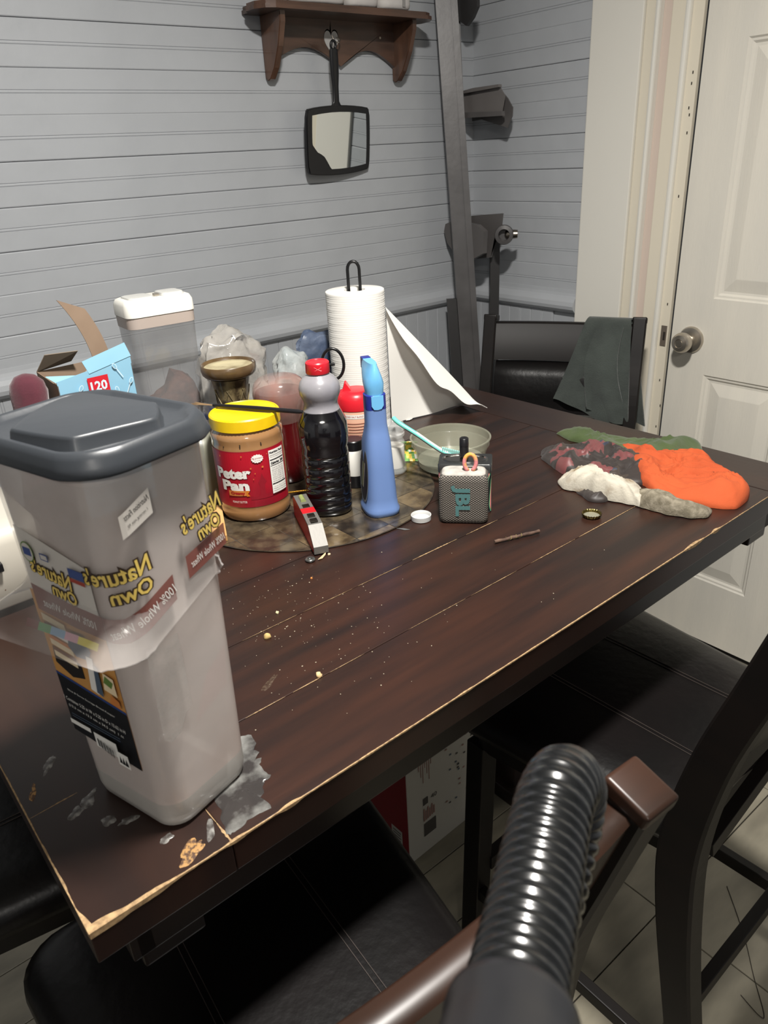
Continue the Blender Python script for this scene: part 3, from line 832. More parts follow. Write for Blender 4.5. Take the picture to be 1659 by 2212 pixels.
YEL = flat('wrapper yellow', (214, 186, 98), .4); BRN = flat('wrapper dark brown', (58, 44, 34), .4); MAR = mat('wrapper maroon band', (122, 72, 64), .35, alpha=.93, coat=.4)
WHP = mat('wrapper white', (206, 200, 192), .35, alpha=.86, coat=.4); NAV = flat('wrapper navy', (60, 76, 126), .4)
def wX(u, v, d): t = v/.345; return (-.003-.0015*t-(.049+.0055*t)-.0036-d, -u, v)
def wY(u, v, d): t = v/.345; return (u, .002*t-(.058+.010*t)-.0036-d, v)
def wrapfn(u, v, d):
    """u = distance along the wrapper from its near corner: negative on the left face, positive on the right face"""
    t = v/.345; cx = -.003-.0015*t; cy = .002*t; a = .049+.0055*t+.0030+d; b_ = .058+.010*t+.0030+d; r = .024
    q = PI/4*r
    if u < -q: return (cx-a, cy-b_+r+(-u-q), v)
    if u > q: return (cx-a+r+(u-q), cy-b_, v)
    an = PI*1.25+u/r
    return (cx-a+r+r*math.cos(an), cy-b_+r+r*math.sin(an), v)
P = Print(wrapfn, .004); P.d = .00012
P.poly([(-.108, .226), (-.024, .222), (-.024, .266), (-.108, .284)], WHP)
P.poly([(-.108, .206), (-.060, .203), (-.020, .204), (-.020, .226), (-.060, .226), (-.108, .231)], MAR)
P.poly([(-.0195, .204), (.000, .205), (.045, .2225), (.045, .2450), (.000, .227), (-.0195, .226)], MAR)
P.poly([(.060, .2330), (.103, .2450), (.103, .2640), (.060, .2530)], MAR)
P.text("100% Whole Wheat", -.064, .2155, LB['white'], h=.0075, w=.066, mirror=True, rot=-.02)
P.text("100% Whole Wheat", .015, .2225, LB['white'], h=.0085, w=.064, mirror=True, rot=.36)
P.text("100% Whole Wheat", .083, .2485, LB['white'], h=.0065, w=.038, mirror=True, rot=.24)
for (x1, y1, x2, y2, w1_, w2_, ro) in ((-.074, .250, -.062, .2345, .050, .030, -.10), (-.001, .2640, .010, .2480, .058, .034, .10), (.082, .2830, .088, .2690, .042, .024, .22)):
    for bo, gr, mm in ((.10, .0022, BRN), (.02, 0, YEL)):
        P.text("Nature's", x1, y1, mm, h=.0150+gr, w=w1_+gr*1.3, mirror=True, bold=bo, rot=ro)
        P.text("Own", x2, y2, mm, h=.0130+gr, w=w2_+gr*1.3, mirror=True, bold=bo, rot=ro)
circ = [(-.097+.008*math.cos(2*PI*k_/24), .264+.009*math.sin(2*PI*k_/24)) for k_ in range(24)]
P.poly(circ, LB['green']); P.poly([(-.097+(x+.097)*.88, .264+(y-.264)*.88) for x, y in circ], WHP)
P.rect(-.102, -.092, .261, .268, NAV)
P.rect(-.047, -.029, .256, .264, NAV); P.rect(-.047, -.029, .2520, .2555, LB['red'])
P.rect(-.080, -.070, .262, .268, NAV); P.rect(-.079, -.071, .263, .267, WHP)
P.poly([(.012, .292), (.040, .302), (.040, .322), (.012, .310)], WHP)
P.text("Nutrition Facts", .027, .3115, LB['dark'], h=.0045, w=.024, mirror=True, rot=.35)
P.text("1 serving size 90", .027, .3035, LB['dark'], h=.0028, w=.020, mirror=True, rot=.35)
P.build('printed_film', BW)
# coloured stripe blocks along the hem (left side)
P = Print(lambda u, v, d: (-.062-d-max(0, (.214-v))*.55, -u, v))
cols = [(-.050, -.034, (112, 66, 60)), (-.034, -.018, (92, 150, 96)), (-.018, 0, (128, 166, 196)), (0, .016, (214, 160, 176)), (.016, .040, (226, 210, 62))]
for i, (a, c, col) in enumerate(cols):
    P.poly([(a, .196+.001*i-.000), (c, .197+.001*i), (c, .203+.0008*i), (a, .202+.0008*i)], flat('hem colour %d' % i, col, .35)); P.k -= 1
P.build('coloured_hem_stripe', BW)
# grimy print seen through the body
P = Print(lambda u, v, d: (u, .002*(v/.345)-(.058+.010*v/.345)+.0022-d, v))
P.poly([(-.010, .095), (.030, .110), (.034, .150), (.010, .135)], REDP)
GF = mat('smeared film patch', (190, 186, 180), .3, col2=(160, 156, 150), scale=40, amap=(.1, .55), lo=.4, hi=.6)
P2 = Print(wY); P2.poly([(-.047, .108), (-.040, .101), (-.030, .104), (-.022, .118), (-.014, .122), (-.016, .195), (-.047, .196)], GF)
P.build('bread_bag_print', IB); P2.build('residual_tape', BC, label='leftover patch of cloudy tape')

MT = TZ+.0028      # top of the round mat
def rfont(): pass
# --- peanut butter jar ---------------------------------------------------------------
JAR = root('peanut_butter_jar', 'large peanut butter jar with yellow lid and red label', 'jar', (.5305, 1.026, MT), math.radians(-30)); JAR.scale = (1.09, 1.09, 1.075)
PB = mat('peanut butter in clear jar', (150, 112, 74), .18, col2=(138, 100, 64), scale=12, coat=.6)
YLID = mat('yellow lid plastic', (226, 190, 18), .4, col2=(214, 176, 16), scale=30)
LRED = mat('red label', (176, 22, 40), .35, col2=(120, 20, 34), scale=7, coord='Object')
bm = BM(); lathe(bm, [(.044, 0), (.0500, .0025), (.0525, .009), (.0525, .018), (.0515, .0205), (.0522, .024), (.0522, .117), (.0515, .122), (.0525, .127), (.0518, .134), (.047, .139), (.0455, .146)], 56); obj('jar_body', bm, PB, JAR, 40)
bm = BM(); n = 120; secs = []
for (r, z, g) in ((.0495, .1405, 0), (.0505, .1412, 1), (.0505, .1570, 1), (.0490, .1592, 0), (.0470, .1596, 0), (.0462, .1585, 0)):
    secs.append([((r+(.0006 if (k % 2 and g) else 0))*math.cos(2*PI*k/n), (r+(.0006 if (k % 2 and g) else 0))*math.sin(2*PI*k/n), z) for k in range(n)])
loft(bm, secs); obj('lid', bm, YLID, JAR, 35)
RJ = .0526
def jfn(u, v, d): a = u/RJ-PI/2; return ((RJ+d)*math.cos(a), (RJ+d)*math.sin(a), v)
P = Print(jfn, .004); P.d = .00012
P.rect(-.088, .064, .026, .1135, LRED)
P.rect(-.088, .064, .1125, .1137, flat('label edge', (150, 30, 44)))
CRM = flat('label white', (226, 222, 216)); OGR = flat('label orange', (228, 150, 40)); CR2 = flat('label dark red', (110, 16, 28)); REDT = flat('label red text', (160, 24, 24))
dk = flat('skyline dark red', (132, 16, 32))
P.poly([(.010, .038), (.018, .038), (.0180, .060), (.0215, .064), (.0175, .071), (.0152, .078), (.013, .071), (.009, .064), (.0105, .060)], dk)
P.poly([(-.004, .038), (.036, .038), (.036, .050), (.032, .052), (.029, .047), (.022, .044), (.014, .045), (.004, .042), (-.004, .044)], dk)
for dx, dy in ((.0007, -.0007), (0, 0)):
    mm = CR2 if dx else CRM
    P.text('Peter', -.028+dx, .0800+dy, mm, h=.0175, w=.056, bold=.055, rot=.03)
    P.text('Pan', -.026+dx, .0610+dy, mm, h=.0170, w=.043, bold=.055, rot=.02)
P.poly([(-.037, .0445), (-.009, .0455), (-.0095, .0490), (-.006, .0535), (-.037, .0530)], OGR)
P.poly([(-.0095, .0442), (-.0045, .0447), (-.0075, .0485), (-.0045, .0528), (-.0095, .0535)], flat('ribbon dark', (196, 110, 30)))
P.text('Creamy', -.0225, .0490, REDT, h=.0060, w=.022, bold=.06)
P.text('PEANUT BUTTER', -.021, .0355, CRM, h=.0034, w=.022)
sb = [(.0115+(.0090 if k % 2 else .0078)*math.cos(2*PI*k/28), .1015+(.0068 if k % 2 else .0058)*math.sin(2*PI*k/28)) for k in range(28)]
P.poly(sb, CRM); P.text('8g protein', .0115, .1020, REDT, h=.0036, w=.014); P.text('per serving', .0115, .0985, REDT, h=.0014, w=.008)
def star(x, y, r, m=OGR): P.poly([(x+(r if k % 2 == 0 else r*.42)*math.sin(2*PI*k/10), y+(r if k % 2 == 0 else r*.42)*math.cos(2*PI*k/10)) for k in range(10)], m); P.k -= 1
for (x, y, r) in ((-.044, .106, .0019), (-.010, .107, .0016), (.0175, .0880, .0022), (.001, .088, .0017), (.006, .0795, .0012), (.003, .071, .0011), (-.048, .098, .0009), (.026, .106, .0009)): star(x, y, r)
P.k += 1
P.rect(.0285, .0560, .0420, .1095, CRM)
bl = flat('label black', (26, 26, 26))
P.text('Nutrition Facts', .0422, .1055, bl, h=.0034, w=.025, bold=.05)
for z_, h_ in ((.1010, .0004), (.0935, .0015), (.0850, .0009), (.0560, .0016)): P.rect(.0295, .0550, z_, z_+h_, bl); P.k -= 1
P.text('About 35 servings per container', .0422, .0985, bl, h=.0016, w=.024)
P.text('Calories  200', .0422, .0895, bl, h=.0038, w=.024, bold=.05)
for i_, tx in enumerate(('Total Fat 17g  21%', 'Saturated Fat 3g', 'Trans Fat 0g', 'Sodium 140mg  6%', 'Total Carb 8g  3%', 'Dietary Fiber 2g', 'Total Sugars 4g', 'Protein 8g')):
    P.text(tx, .0410, .0820-i_*.0031, bl, h=.0018, w=.021)
for i_, tx in enumerate(('Calcium 20mg  Iron 1mg', 'Potassium 190mg  Niacin', 'INGREDIENTS: roasted peanuts,')): P.text(tx, .0422, .0525-i_*.0032, bl, h=.0018, w=.024)
P.build('label', JAR)
for (a, z, l, r_) in ((-.010, .1215, .006, .3), (.020, .1225, .005, -.3), (-.036, .1195, .003, .9)):
    P = Print(jfn); P.poly([(a-.0008, z-l/2), (a+.0008-r_*.001, z-l/2), (a+.0006+r_*.001, z+l/2), (a-.0008, z+l/2)], flat('scuff dark', (40, 34, 28))); P.build('scuff', JAR)
# --- black handled brush across the lid
BR = root('paint_brush', 'thin black handled brush with frayed bristles resting across the yellow lid', 'brush', (.5305, 1.026, MT+.1755), math.radians(0))
HB = mat('black lacquered handle', (26, 25, 27), .3)
a_ = onz(655, 901, 1.070)-Vector(BR.location); b_ = onz(462, 886, 1.070)-Vector(BR.location); c_ = onz(420, 883, 1.071)-Vector(BR.location)
a_.z = b_.z = 0.0; c_.z = .001
bm = BM(); tube(bm, [a_, a_.lerp(b_, .04), a_.lerp(b_, .5), a_.lerp(b_, .93), b_], [.0022, .0033, .0040, .0030, .0024], 12); obj('handle', bm, HB, BR, 50)
bm = BM()
for k in range(14):
    q = Vector((random.uniform(-.006, .006), random.uniform(-.006, .006), random.uniform(-.001, .003)))
    tube(bm, [b_-(b_-a_).normalized()*.002, b_.lerp(c_, .5)+q*.3, c_+q*.8], [.0007, .0006, .0002], 4)
o = obj('bristles', bm, flat('tan bristles', (142, 116, 84), .8), BR); o['kind'] = 'stuff'

# --- dark syrup-like bottle with red cap -------------------------------------------------
DB = root('ribbed_bottle', 'ribbed plastic bottle of black liquid with red cap', 'bottle', (.618, .938, MT), math.radians(-33))
BLK = mat('black liquid in plastic', (13, 12, 15), .12, coat=.7)
CLD = mat('cloudy white plastic neck', (150, 148, 151), .3, alpha=.93, coat=.3, col2=(126, 124, 130), scale=12)
REDC = mat('red cap plastic', (206, 34, 46), .32)
prof = [(.033, 0), (.0365, .003), (.0372, .010)]
z = .010
for k in range(6):
    prof += [(.0372, z+.004), (.0360, z+.0060), (.0372, z+.0080), (.0376, z+.0135)]; z += .0165
prof += [(.0365, .114), (.0385, .120), (.0392, .135), (.0380, .152), (.0330, .163), (.0290, .1715)]
bm = BM(); lathe(bm, prof, 48, e=2.5); obj('bottle_body', bm, BLK, DB, 60)
bm = BM(); lathe(bm, [(.0290, .1716), (.0268, .177), (.0262, .183), (.0285, .190), (.0315, .197), (.0322, .206), (.0300, .214), (.0240, .222), (.0165, .227), (.0150, .230)], 40); obj('bottle_neck', bm, CLD, DB, 60)
bm = BM(); n = 80
loft(bm, [[((r+(.0004 if k % 2 and g else 0))*math.cos(2*PI*k/n), (r+(.0004 if k % 2 and g else 0))*math.sin(2*PI*k/n), z) for k in range(n)] for r, z, g in ((.0178, .2285, 0), (.0182, .2295, 1), (.0178, .2445, 1), (.0165, .2462, 0), (.0130, .2464, 0), (.0125, .2456, 0))]); cp = obj('cap', bm, REDC, DB, 40)
P = Print(lambda u, v, d: (.0184*math.sin(u/.0184), -(.0184+d)*math.cos(u/.0184), v), .003)
for s in (-1, 1): P.poly([(-.006, .2375+s*.0028), (-.005, .2382+s*.0028), (0, .2378), (.006, .2382+s*.0028), (.005, .2370+s*.0028), (0, .2370)], flat('embossed pink', (232, 120, 124))); P.k -= 1
P.build('cap_mark', cp)
P = Print(lambda u, v, d: (.0376*math.sin(u/.0376+1.15), -(.0376+.0004+d)*math.cos(u/.0376+1.15), v), .003)
P.rect(-.012, .018, .018, .108, flat('dark red bottle label', (92, 22, 40), .35)); P.text('grape', .003, .07, flat('pale label print', (190, 170, 150)), h=.010, w=.022, rot=1.57); P.build('side_label', DB)

# --- blue sprayer bottle
SP = root('spray_bottle', 'periwinkle blue cleaner bottle with light blue trigger head', 'bottle', (.674, .874, MT-.0015), math.radians(-22))
PERI = mat('periwinkle plastic', (98, 124, 172), .35); SKY = mat('light blue plastic', (104, 170, 214), .25, coat=.3); NAVP = mat('navy plastic', (34, 44, 122), .3)
# local: narrow back faces the camera (-y)
bm = BM(); S_ = []
for (z, a, yb_, yf) in ((0, .0260, -.030, .036), (.003, .0285, -.033, .039), (.010, .0290, -.034, .040), (.014, .0265, -.032, .038), (.03, .0255, -.030, .037), (.08, .0230, -.026, .035), (.120, .0210, -.022, .030), (.135, .0185, -.018, .022), (.150, .0165, -.0160, .0165), (.176, .0162, -.0160, .0160)):
    S_.append(ell(0, (yb_+yf)/2, z, a, (yf-yb_)/2, 36, 3.0))
loft(bm, S_); obj('bottle_body', bm, PERI, SP, 60)
bm = BM(); loft(bm, [ell(0, 0, z, a, a*.98, 32, 3.2) for z, a in ((.174, .0150), (.175, .0163), (.197, .0163), (.198, .0150))]); obj('collar', bm, NAVP, SP, 50)
bm = BM(); loft(bm, [ell(0, y, z, a, b_, 32, 2.4) for z, a, b_, y in ((.197, .0135, .016, .000), (.204, .0142, .017, .000), (.214, .0150, .020, .002), (.224, .0130, .026, .008), (.234, .0100, .030, .014), (.240, .0078, .030, .016), (.2445, .0070, .028, .016))]); obj('trigger_head', bm, SKY, SP, 60)
bm = BM(); slab(bm, [(-.0095, .197), (.0095, .197), (.0095, .182), (.0060, .1765), (0, .1755), (-.0060, .1765), (-.0095, .182)], lambda u, v, w_: (u, -w_, v), .0155, .0172); obj('head_tab', bm, SKY, SP)
bm = BM(); box(bm, -.0068, .0068, .030, .044, .228, .2455, .001); obj('nozzle', bm, NAVP, SP)
bm = BM(); bar(bm, (0, .030, .226), (0, .038, .180), .010, .005, .001, up=Vector((0, 1, 0))); obj('trigger', bm, NAVP, SP)
P = Print(lambda u, v, d: (-(.0258-(v-.03)*.0020*12.0*.0+.0004-.0035*max(0, v-.02)/.06)-d, -u+.002, v), None)
oc = [(.024*math.cos(2*PI*k/32), .066+.046*math.sin(2*PI*k/32)) for k in range(32)]
P.poly(oc, flat('silver label rim', (150, 160, 170), .3)); P.poly([(x*.86, .066+(y-.066)*.93) for x, y in oc], flat('dark label', (40, 44, 56), .3))
for i_ in range(4): P.poly([(-.014+.004*i_, .045), (-.012+.004*i_, .045), (-.004+.004*i_, .088), (-.006+.004*i_, .088)], flat('label swirl %d' % i_, ((190, 196, 160), (90, 120, 100), (180, 160, 90), (200, 206, 210))[i_], .3))
P.build('side_label', SP)

# --- ketchup-like wide bottle
KB = root('sauce_bottle', 'bulbous clear bottle of dark red sauce, behind the black bottle', 'bottle', (.640, 1.098, MT), 0)
SAUCE = mat('dark red sauce', (84, 15, 17), .15, col2=(54, 10, 12), scale=6, coat=.6)
GLS = mat('smeared clear plastic', (196, 170, 160), .15, col2=(150, 96, 84), scale=14, amap=(.2, .75), coat=.5, lo=.4, hi=.6)
bm = BM(); lathe(bm, [(.028, 0), (.032, .004), (.033, .03), (.034, .08), (.033, .105), (.037, .122), (.043, .140), (.044, .155), (.041, .165)], 40); obj('sauce', bm, SAUCE, KB, 60)
bm = BM(); lathe(bm, [(.0335, .108), (.038, .124), (.0446, .142), (.0465, .160), (.0455, .172), (.041, .182), (.033, .188), (.022, .191)], 40, caps=(False, True)); obj('bottle_shoulder', bm, GLS, KB, 60)
# --- red and white canister
CA = root('seasoning_canister', 'red lidded canister with pale printed label behind the spray bottle', 'canister', (.800, 1.095, MT), math.radians(-38))
bm = BM(); lathe(bm, [(.034, 0), (.035, .002), (.035, .096), (.034, .098)], 40); obj('canister_body', bm, mat('pale orange label', (206, 150, 124), .5, col2=(196, 172, 150), scale=5), CA, 40)
bm = BM(); lathe(bm, [(.0358, .098), (.0362, .100), (.0360, .118), (.0320, .127), (.0250, .131), (.0225, .132)], 40); L_ = obj('lid', bm, REDC, CA, 50)
bm = BM(); slab(bm, [(-.024, .128), (-.006, .130), (-.016, .146), (-.019, .145)], lambda u, v, w_: (u, w_, v), -.010, .010); obj('lid_flap', bm, REDC, L_)
P = Print(lambda u, v, d: (.0352*math.sin(u/.0352), -(.0352+d)*math.cos(u/.0352), v), .004)
P.rect(-.052, .052, .084, .092, CRM); P.text('SEASONED SALT BLEND SHAKER', 0, .088, REDT, h=.003, w=.06)
for i_ in range(9): P.rect(-.020+(i_ % 3)*.002, .020-(i_ % 2)*.004, .074-i_*.0055, .0755-i_*.0055, flat('small print', (150, 96, 80)))
P.build('label', CA)
# --- white bottle with black cap
PL = root('white_bottle', 'small white bottle with black cap between black bottle and spray bottle', 'bottle', (.708, .985, MT), 0)
bm = BM(); lathe(bm, [(.018, 0), (.019, .001), (.019, .022), (.019, .0225)], 32); obj('base_band', bm, BLACKP, PL, 40)
bm = BM(); lathe(bm, [(.0188, .0226), (.0190, .024), (.0190, .064), (.017, .068)], 32); obj('bottle_body', bm, WHITEP, PL, 40)
bm = BM(); lathe(bm, [(.0170, .0682), (.0178, .069), (.0178, .084), (.0165, .0855)], 32); obj('cap', bm, BLACKP, PL, 40)
# --- clear glass shaker with white powder
GS = root('glass_shaker', 'clear glass jar of white powder beside the paper towel roll', 'jar', (.795, .985, MT), 0)
CLR = mat('clear plastic', (214, 216, 214), .08, alpha=.30, coat=.8); POW = mat('white powder', (214, 210, 200), .8)
bm = BM(); lathe(bm, [(.0225, 0), (.024, .002), (.024, .006), (.022, .009), (.022, .054), (.0225, .058), (.019, .064), (.018, .068)], 36); obj('jar_body', bm, CLR, GS, 60)
bm = BM(); lathe(bm, [(.0200, .0105), (.0205, .012), (.0205, .048), (.0200, .0495)], 32); obj('powder', bm, POW, GS, 60)
bm = BM(); lathe(bm, [(.0210, .0682), (.0225, .070), (.0225, .0745), (.0180, .077), (.0180, .079), (.0222, .0805), (.0225, .090), (.0205, .093)], 36); obj('lid', bm, CLR, GS, 50)
# --- colourful packet
PK = root('candy_packet', 'crumpled colourful little packet between glass jar and bowl', 'packet', (.836, 1.003, MT), math.radians(-30))
bm = BM()
PKM = [flat('packet %d' % i, c, .25) for i, c in enumerate(((220, 90, 60), (230, 200, 90), (110, 160, 90), (220, 216, 208), (90, 120, 180)))]
g = sheet_grid(bm, 10, 10, lambda u, v: ((u-.5)*.052, .012*math.sin(v*PI)+.004*noise.noise(Vector((u*6, v*6, 1))), .001+v*.040-.006*abs(u-.5)))
for i_, f in enumerate(bm.faces): f.material_index = int((noise.noise(f.calc_center_median()*90)+1)*2.4) % 5
solidify(bm, .0012); obj('wrapper', bm, PKM, PK)
# --- plastic bowl
BWL = root('plastic_bowl', 'cloudy plastic bowl with a toothbrush leaning in it', 'bowl', (.884, .928, TZ+.0035), 0)
BOWM = mat('cloudy bowl plastic', (168, 168, 150), .25, alpha=.36, coat=.4, col2=(150, 150, 132), scale=10)
bm = BM(); lathe(bm, [(.050, 0), (.054, .002), (.060, .012), (.0680, .040), (.0690, .0415), (.0705, .0420), (.0712, .0535), (.0735, .0545), (.0735, .0560), (.0700, .0562), (.0690, .0500), (.0672, .0425), (.0590, .013), (.053, .0035), (.010, .0030)], 64, caps=(True, True)); obj('bowl', bm, BOWM, BWL, 50)
bm = BM(); lathe(bm, [(.020, .0036), (.058, .0042), (.0600, .0150), (.035, .0160)], 32); obj('residue', bm, mat('pale watery residue', (150, 156, 138), .2, alpha=.6, col2=(190, 190, 170), scale=30), BWL, 60)
TBR = root('toothbrush', 'teal and white toothbrush leaning over the plastic bowl rim', 'toothbrush', (.878, .930, TZ), 0)
def onrel(px, py, zz, o): q = onz(px, py, zz); return q-Vector(o)
tp = [onz(850, 903, 1.015), onz(862, 914, 1.009), onz(900, 938, .993), onz(935, 962, .978), onz(962, 978, .9685), onz(992, 984, .9640)]
tp = [q-Vector(TBR.location) for q in tp]
TEAL = mat('teal plastic', (110, 196, 182), .35)
pth = smoothpath(tp, 5); nP = len(pth)
bm = BM(); tube(bm, pth, [(.0040 if i < nP*.4 else .0040-.0016*((i-nP*.4)/(nP*.6))) for i in range(nP)], 12); obj('handle', bm, TEAL, TBR, 60)
bm = BM(); up_ = Vector((0, 0, .0032)); tube(bm, [q+up_*(.9-.25*i/nP) for i, q in enumerate(pth[nP//2-3:-4])], .0018, 8); obj('grip_strip', bm, WHITEP, TBR, 60)
bm = BM(); tube(bm, [q-up_*.6+Vector((-.0022, -.002, 0)) for q in pth[nP//2-6:-6]], .0014, 8); obj('dark_strip', bm, flat('dark grip', (42, 48, 52), .4), TBR, 60)
bm = BM()
hd0, hd1 = pth[-7], pth[-1]
for i_ in range(10):
    q = hd0.lerp(hd1, i_/9); 
    for s in (-1, 0, 1):
        e_ = q+Vector((.63, .77, 0))*s*.0022+Vector((0, 0, .002)); bar(bm, e_, e_+Vector((0, 0, .0055)), .0016, .0016, up=Vector((0, 1, 0)))
o = obj('bristles', bm, flat('teal white bristles', (150, 206, 200), .6), TBR); o['kind'] = 'stuff'

# --- speaker
A_SP = math.atan2(-.057, .052)
SPK = root('portable_speaker', 'small grey mesh speaker with teal lettering and a braided loop', 'speaker', (.7490, .7575, TZ+.0004), A_SP)
MESH = mat('woven grey fabric', (112, 106, 98), .7, col2=(64, 60, 56), scale=1, bump=0)
nt = MESH.node_tree; N = nt.nodes; L = nt.links
for nd in list(N):
    if nd.type in ('TEX_NOISE', 'MAP_RANGE', 'MIX'): N.remove(nd)
tc = [n_ for n_ in N if n_.type == 'TEX_COORD'][0]
def wv(dirv, sc_):
    mp = N.new('ShaderNodeMapping'); mp.inputs['Rotation'].default_value = (0, dirv, 0); mp.inputs['Scale'].default_value = (sc_, sc_, sc_)
    wt = N.new('ShaderNodeTexWave'); wt.wave_type = 'BANDS'; wt.bands_direction = 'X'; wt.inputs['Scale'].default_value = 1; wt.inputs['Distortion'].default_value = 0
    L.new(tc.outputs['Object'], mp.inputs[0]); L.new(mp.outputs[0], wt.inputs['Vector']); return wt
w1 = wv(.95, 105); w2 = wv(-.95, 105)
mu = N.new('ShaderNodeMath'); mu.operation = 'MULTIPLY'; L.new(w1.outputs['Fac'], mu.inputs[0]); L.new(w2.outputs['Fac'], mu.inputs[1])
mx = N.new('ShaderNodeMix'); mx.data_type = 'RGBA'; mx.inputs[6].default_value = rgb(52, 49, 46); mx.inputs[7].default_value = rgb(150, 141, 130)
L.new(mu.outputs[0], mx.inputs[0]); L.new(mx.outputs[2], N['Principled BSDF'].inputs['Base Color'])
bp = N.new('ShaderNodeBump'); bp.inputs['Distance'].default_value = .0005; L.new(mu.outputs[0], bp.inputs['Height']); L.new(bp.outputs[0], N['Principled BSDF'].inputs['Normal'])
bm = BM(); loft(bm, [rrect(0, 0, z, a, b_, .010, 6) for z, a, b_ in ((0, .0330, .0155), (.0015, .0355, .0185), (.005, .0372, .0202), (.010, .0376, .0206), (.070, .0376, .0206), (.076, .0368, .0200), (.0800, .0345, .0180))]); obj('speaker_body', bm, MESH, SPK, 60)
bm = BM(); loft(bm, [rrect(0, 0, z, a, b_, .010, 6) for z, a, b_ in ((.0802, .0335, .0172), (.0825, .0325, .0165), (.0840, .0290, .0140))]); obj('end_panel', bm, mat('pale dusty rubber', (176, 172, 164), .8, col2=(150, 146, 140), scale=60), SPK, 60)
lm = mat('braided loop', (206, 150, 70), .7, col2=(196, 120, 120), scale=60, bump=.0006, bscale=600, lo=.45, hi=.55)
lp = []
for k in range(19):
    t = -2.55+5.1*k/18; lp.append((.010+.0088*math.sin(t), -.004+.002*math.cos(t), .0965+.0125*math.cos(t)))
lp = [(.006, -.003, .0835)]+lp[0:]+[(.014, -.003, .0835)]
bm = BM(); tube(bm, smoothpath(lp, 3), .0032, 10); obj('wrist_loop', bm, lm, SPK, 60)
TEALL = mat('teal grey letters', (74, 112, 112), .5)
# letters read upwards (rotated 90 degrees)
bm = BM()
vs, fs, W_, H_ = text_geo('JBL', .05)
P = Print(lambda u, v, d: (u, -.0206-d, v)); P.d = .0012
P.text('JBL', -.004, .0400, TEALL, h=.0290, w=.0520, rot=-PI/2, bold=.045)
P2_ = P.build('lettering', SPK)
# --- square tin behind
TN = root('square_tin', 'square silver topped tin with swirling coloured sides behind the speaker', 'tin', (.7825, .7890, TZ+.0004), A_SP)
TNM = mat('dark steel top', (110, 112, 112), .25, .9); 
SW = mat('psychedelic swirl print', (60, 60, 60), .35)
nt = SW.node_tree; N = nt.nodes; L = nt.links; tc = [n_ for n_ in N if n_.type == 'TEX_COORD'][0]
wt = N.new('ShaderNodeTexWave'); wt.inputs['Scale'].default_value = 38; wt.inputs['Distortion'].default_value = 9; wt.inputs['Detail Scale'].default_value = .5; wt.inputs['Detail'].default_value = 1
cr = N.new('ShaderNodeValToRGB'); cr.color_ramp.interpolation = 'CONSTANT'
el = cr.color_ramp.elements; el[0].color = rgb(24, 24, 26); el[1].position = .42; el[1].color = rgb(96, 186, 140)
e2 = el.new(.68); e2.color = rgb(24, 24, 26); e3 = el.new(.80); e3.color = rgb(210, 160, 90); e4 = el.new(.9); e4.color = rgb(214, 130, 140)
L.new(tc.outputs['Object'], wt.inputs['Vector']); L.new(wt.outputs['Fac'], cr.inputs[0]); L.new(cr.outputs[0], N['Principled BSDF'].inputs['Base Color'])
bm = BM(); loft(bm, [rrect(.001, 0, z, .0415, .0225, .004, 4) for z in (.002, .068)]); obj('tin_side', bm, SW, TN, 50)
bm = BM(); loft(bm, [rrect(.001, 0, z, a, a-.019, .004, 4) for z, a in ((0, .0418), (.002, .0422))]); obj('tin_base', bm, TNM, TN, 50)
bm = BM(); loft(bm, [rrect(.001, 0, z, a, a-.019, .004, 4) for z, a in ((.0682, .0420), (.081, .0425), (.0828, .0415))]); TT = obj('tin_lid', bm, TNM, TN, 50)
bm = BM(); loft(bm, [ell(0, 0, z, r, r*.50, 40) for r, z in ((.036, .0829), (.036, .0845), (.033, .0848), (.032, .0832))]); obj('lid_ring', bm, mat('bright steel', (190, 188, 184), .2, 1), TT, 50)
# --- black tube on the tin
BT = root('black_tube', 'short black cylindrical tube standing behind the speaker loop', 'tube', (.7865, .7945, TZ+.0854), 0)
bm = BM(); lathe(bm, [(.0068, 0), (.0072, .001), (.0072, .0175)], 24); obj('tube_body', bm, BLACKP, BT, 50)
bm = BM(); lathe(bm, [(.0070, .0177), (.0074, .018), (.0072, .030), (.0060, .031)], 24); obj('cap', bm, BLACKP, BT, 50)

# --- small loose things
CP = mat('translucent white plastic', (196, 196, 194), .3, alpha=.85)
bm = BM(); lathe(bm, [(.0140, 0), (.0158, .0008), (.0162, .0085), (.0152, .0090), (.0145, .0085), (.0138, .0030), (.006, .0028)], 40)
o = tag(obj('plastic_disc', bm, CP, None, 50), 'small translucent white cap lying in front of the spray bottle', 'cap'); o.location = (.699, .803, TZ+.0004)
# crown cap
CRN = root('bottle_cap', 'crimped metal bottle cap lying upside down near the socks', 'cap', (.893, .622, TZ+.0004), 0)
bm = BM(); n = 84; secs = []
for (r, z, g) in ((.0120, .0003, 0), (.0135, .0012, .2), (.0142, .0040, .8), (.0150, .0062, 1), (.0143, .0060, 1), (.0134, .0038, .6), (.0128, .0016, 0), (.0060, .0012, 0)):
    secs.append([((r+g*.0008*math.cos(21*2*PI*k/n))*math.cos(2*PI*k/n), (r+g*.0008*math.cos(21*2*PI*k/n))*math.sin(2*PI*k/n), z) for k in range(n)])
loft(bm, secs); obj('crimped_shell', bm, mat('brass olive metal', (120, 108, 66), .3, 1.0), CRN, 60)
bm = BM(); lathe(bm, [(.0126, .0017), (.0122, .0020), (.0100, .0019), (.004, .0019)], 40); obj('liner', bm, mat('grey liner', (120, 118, 104), .4), CRN, 60)
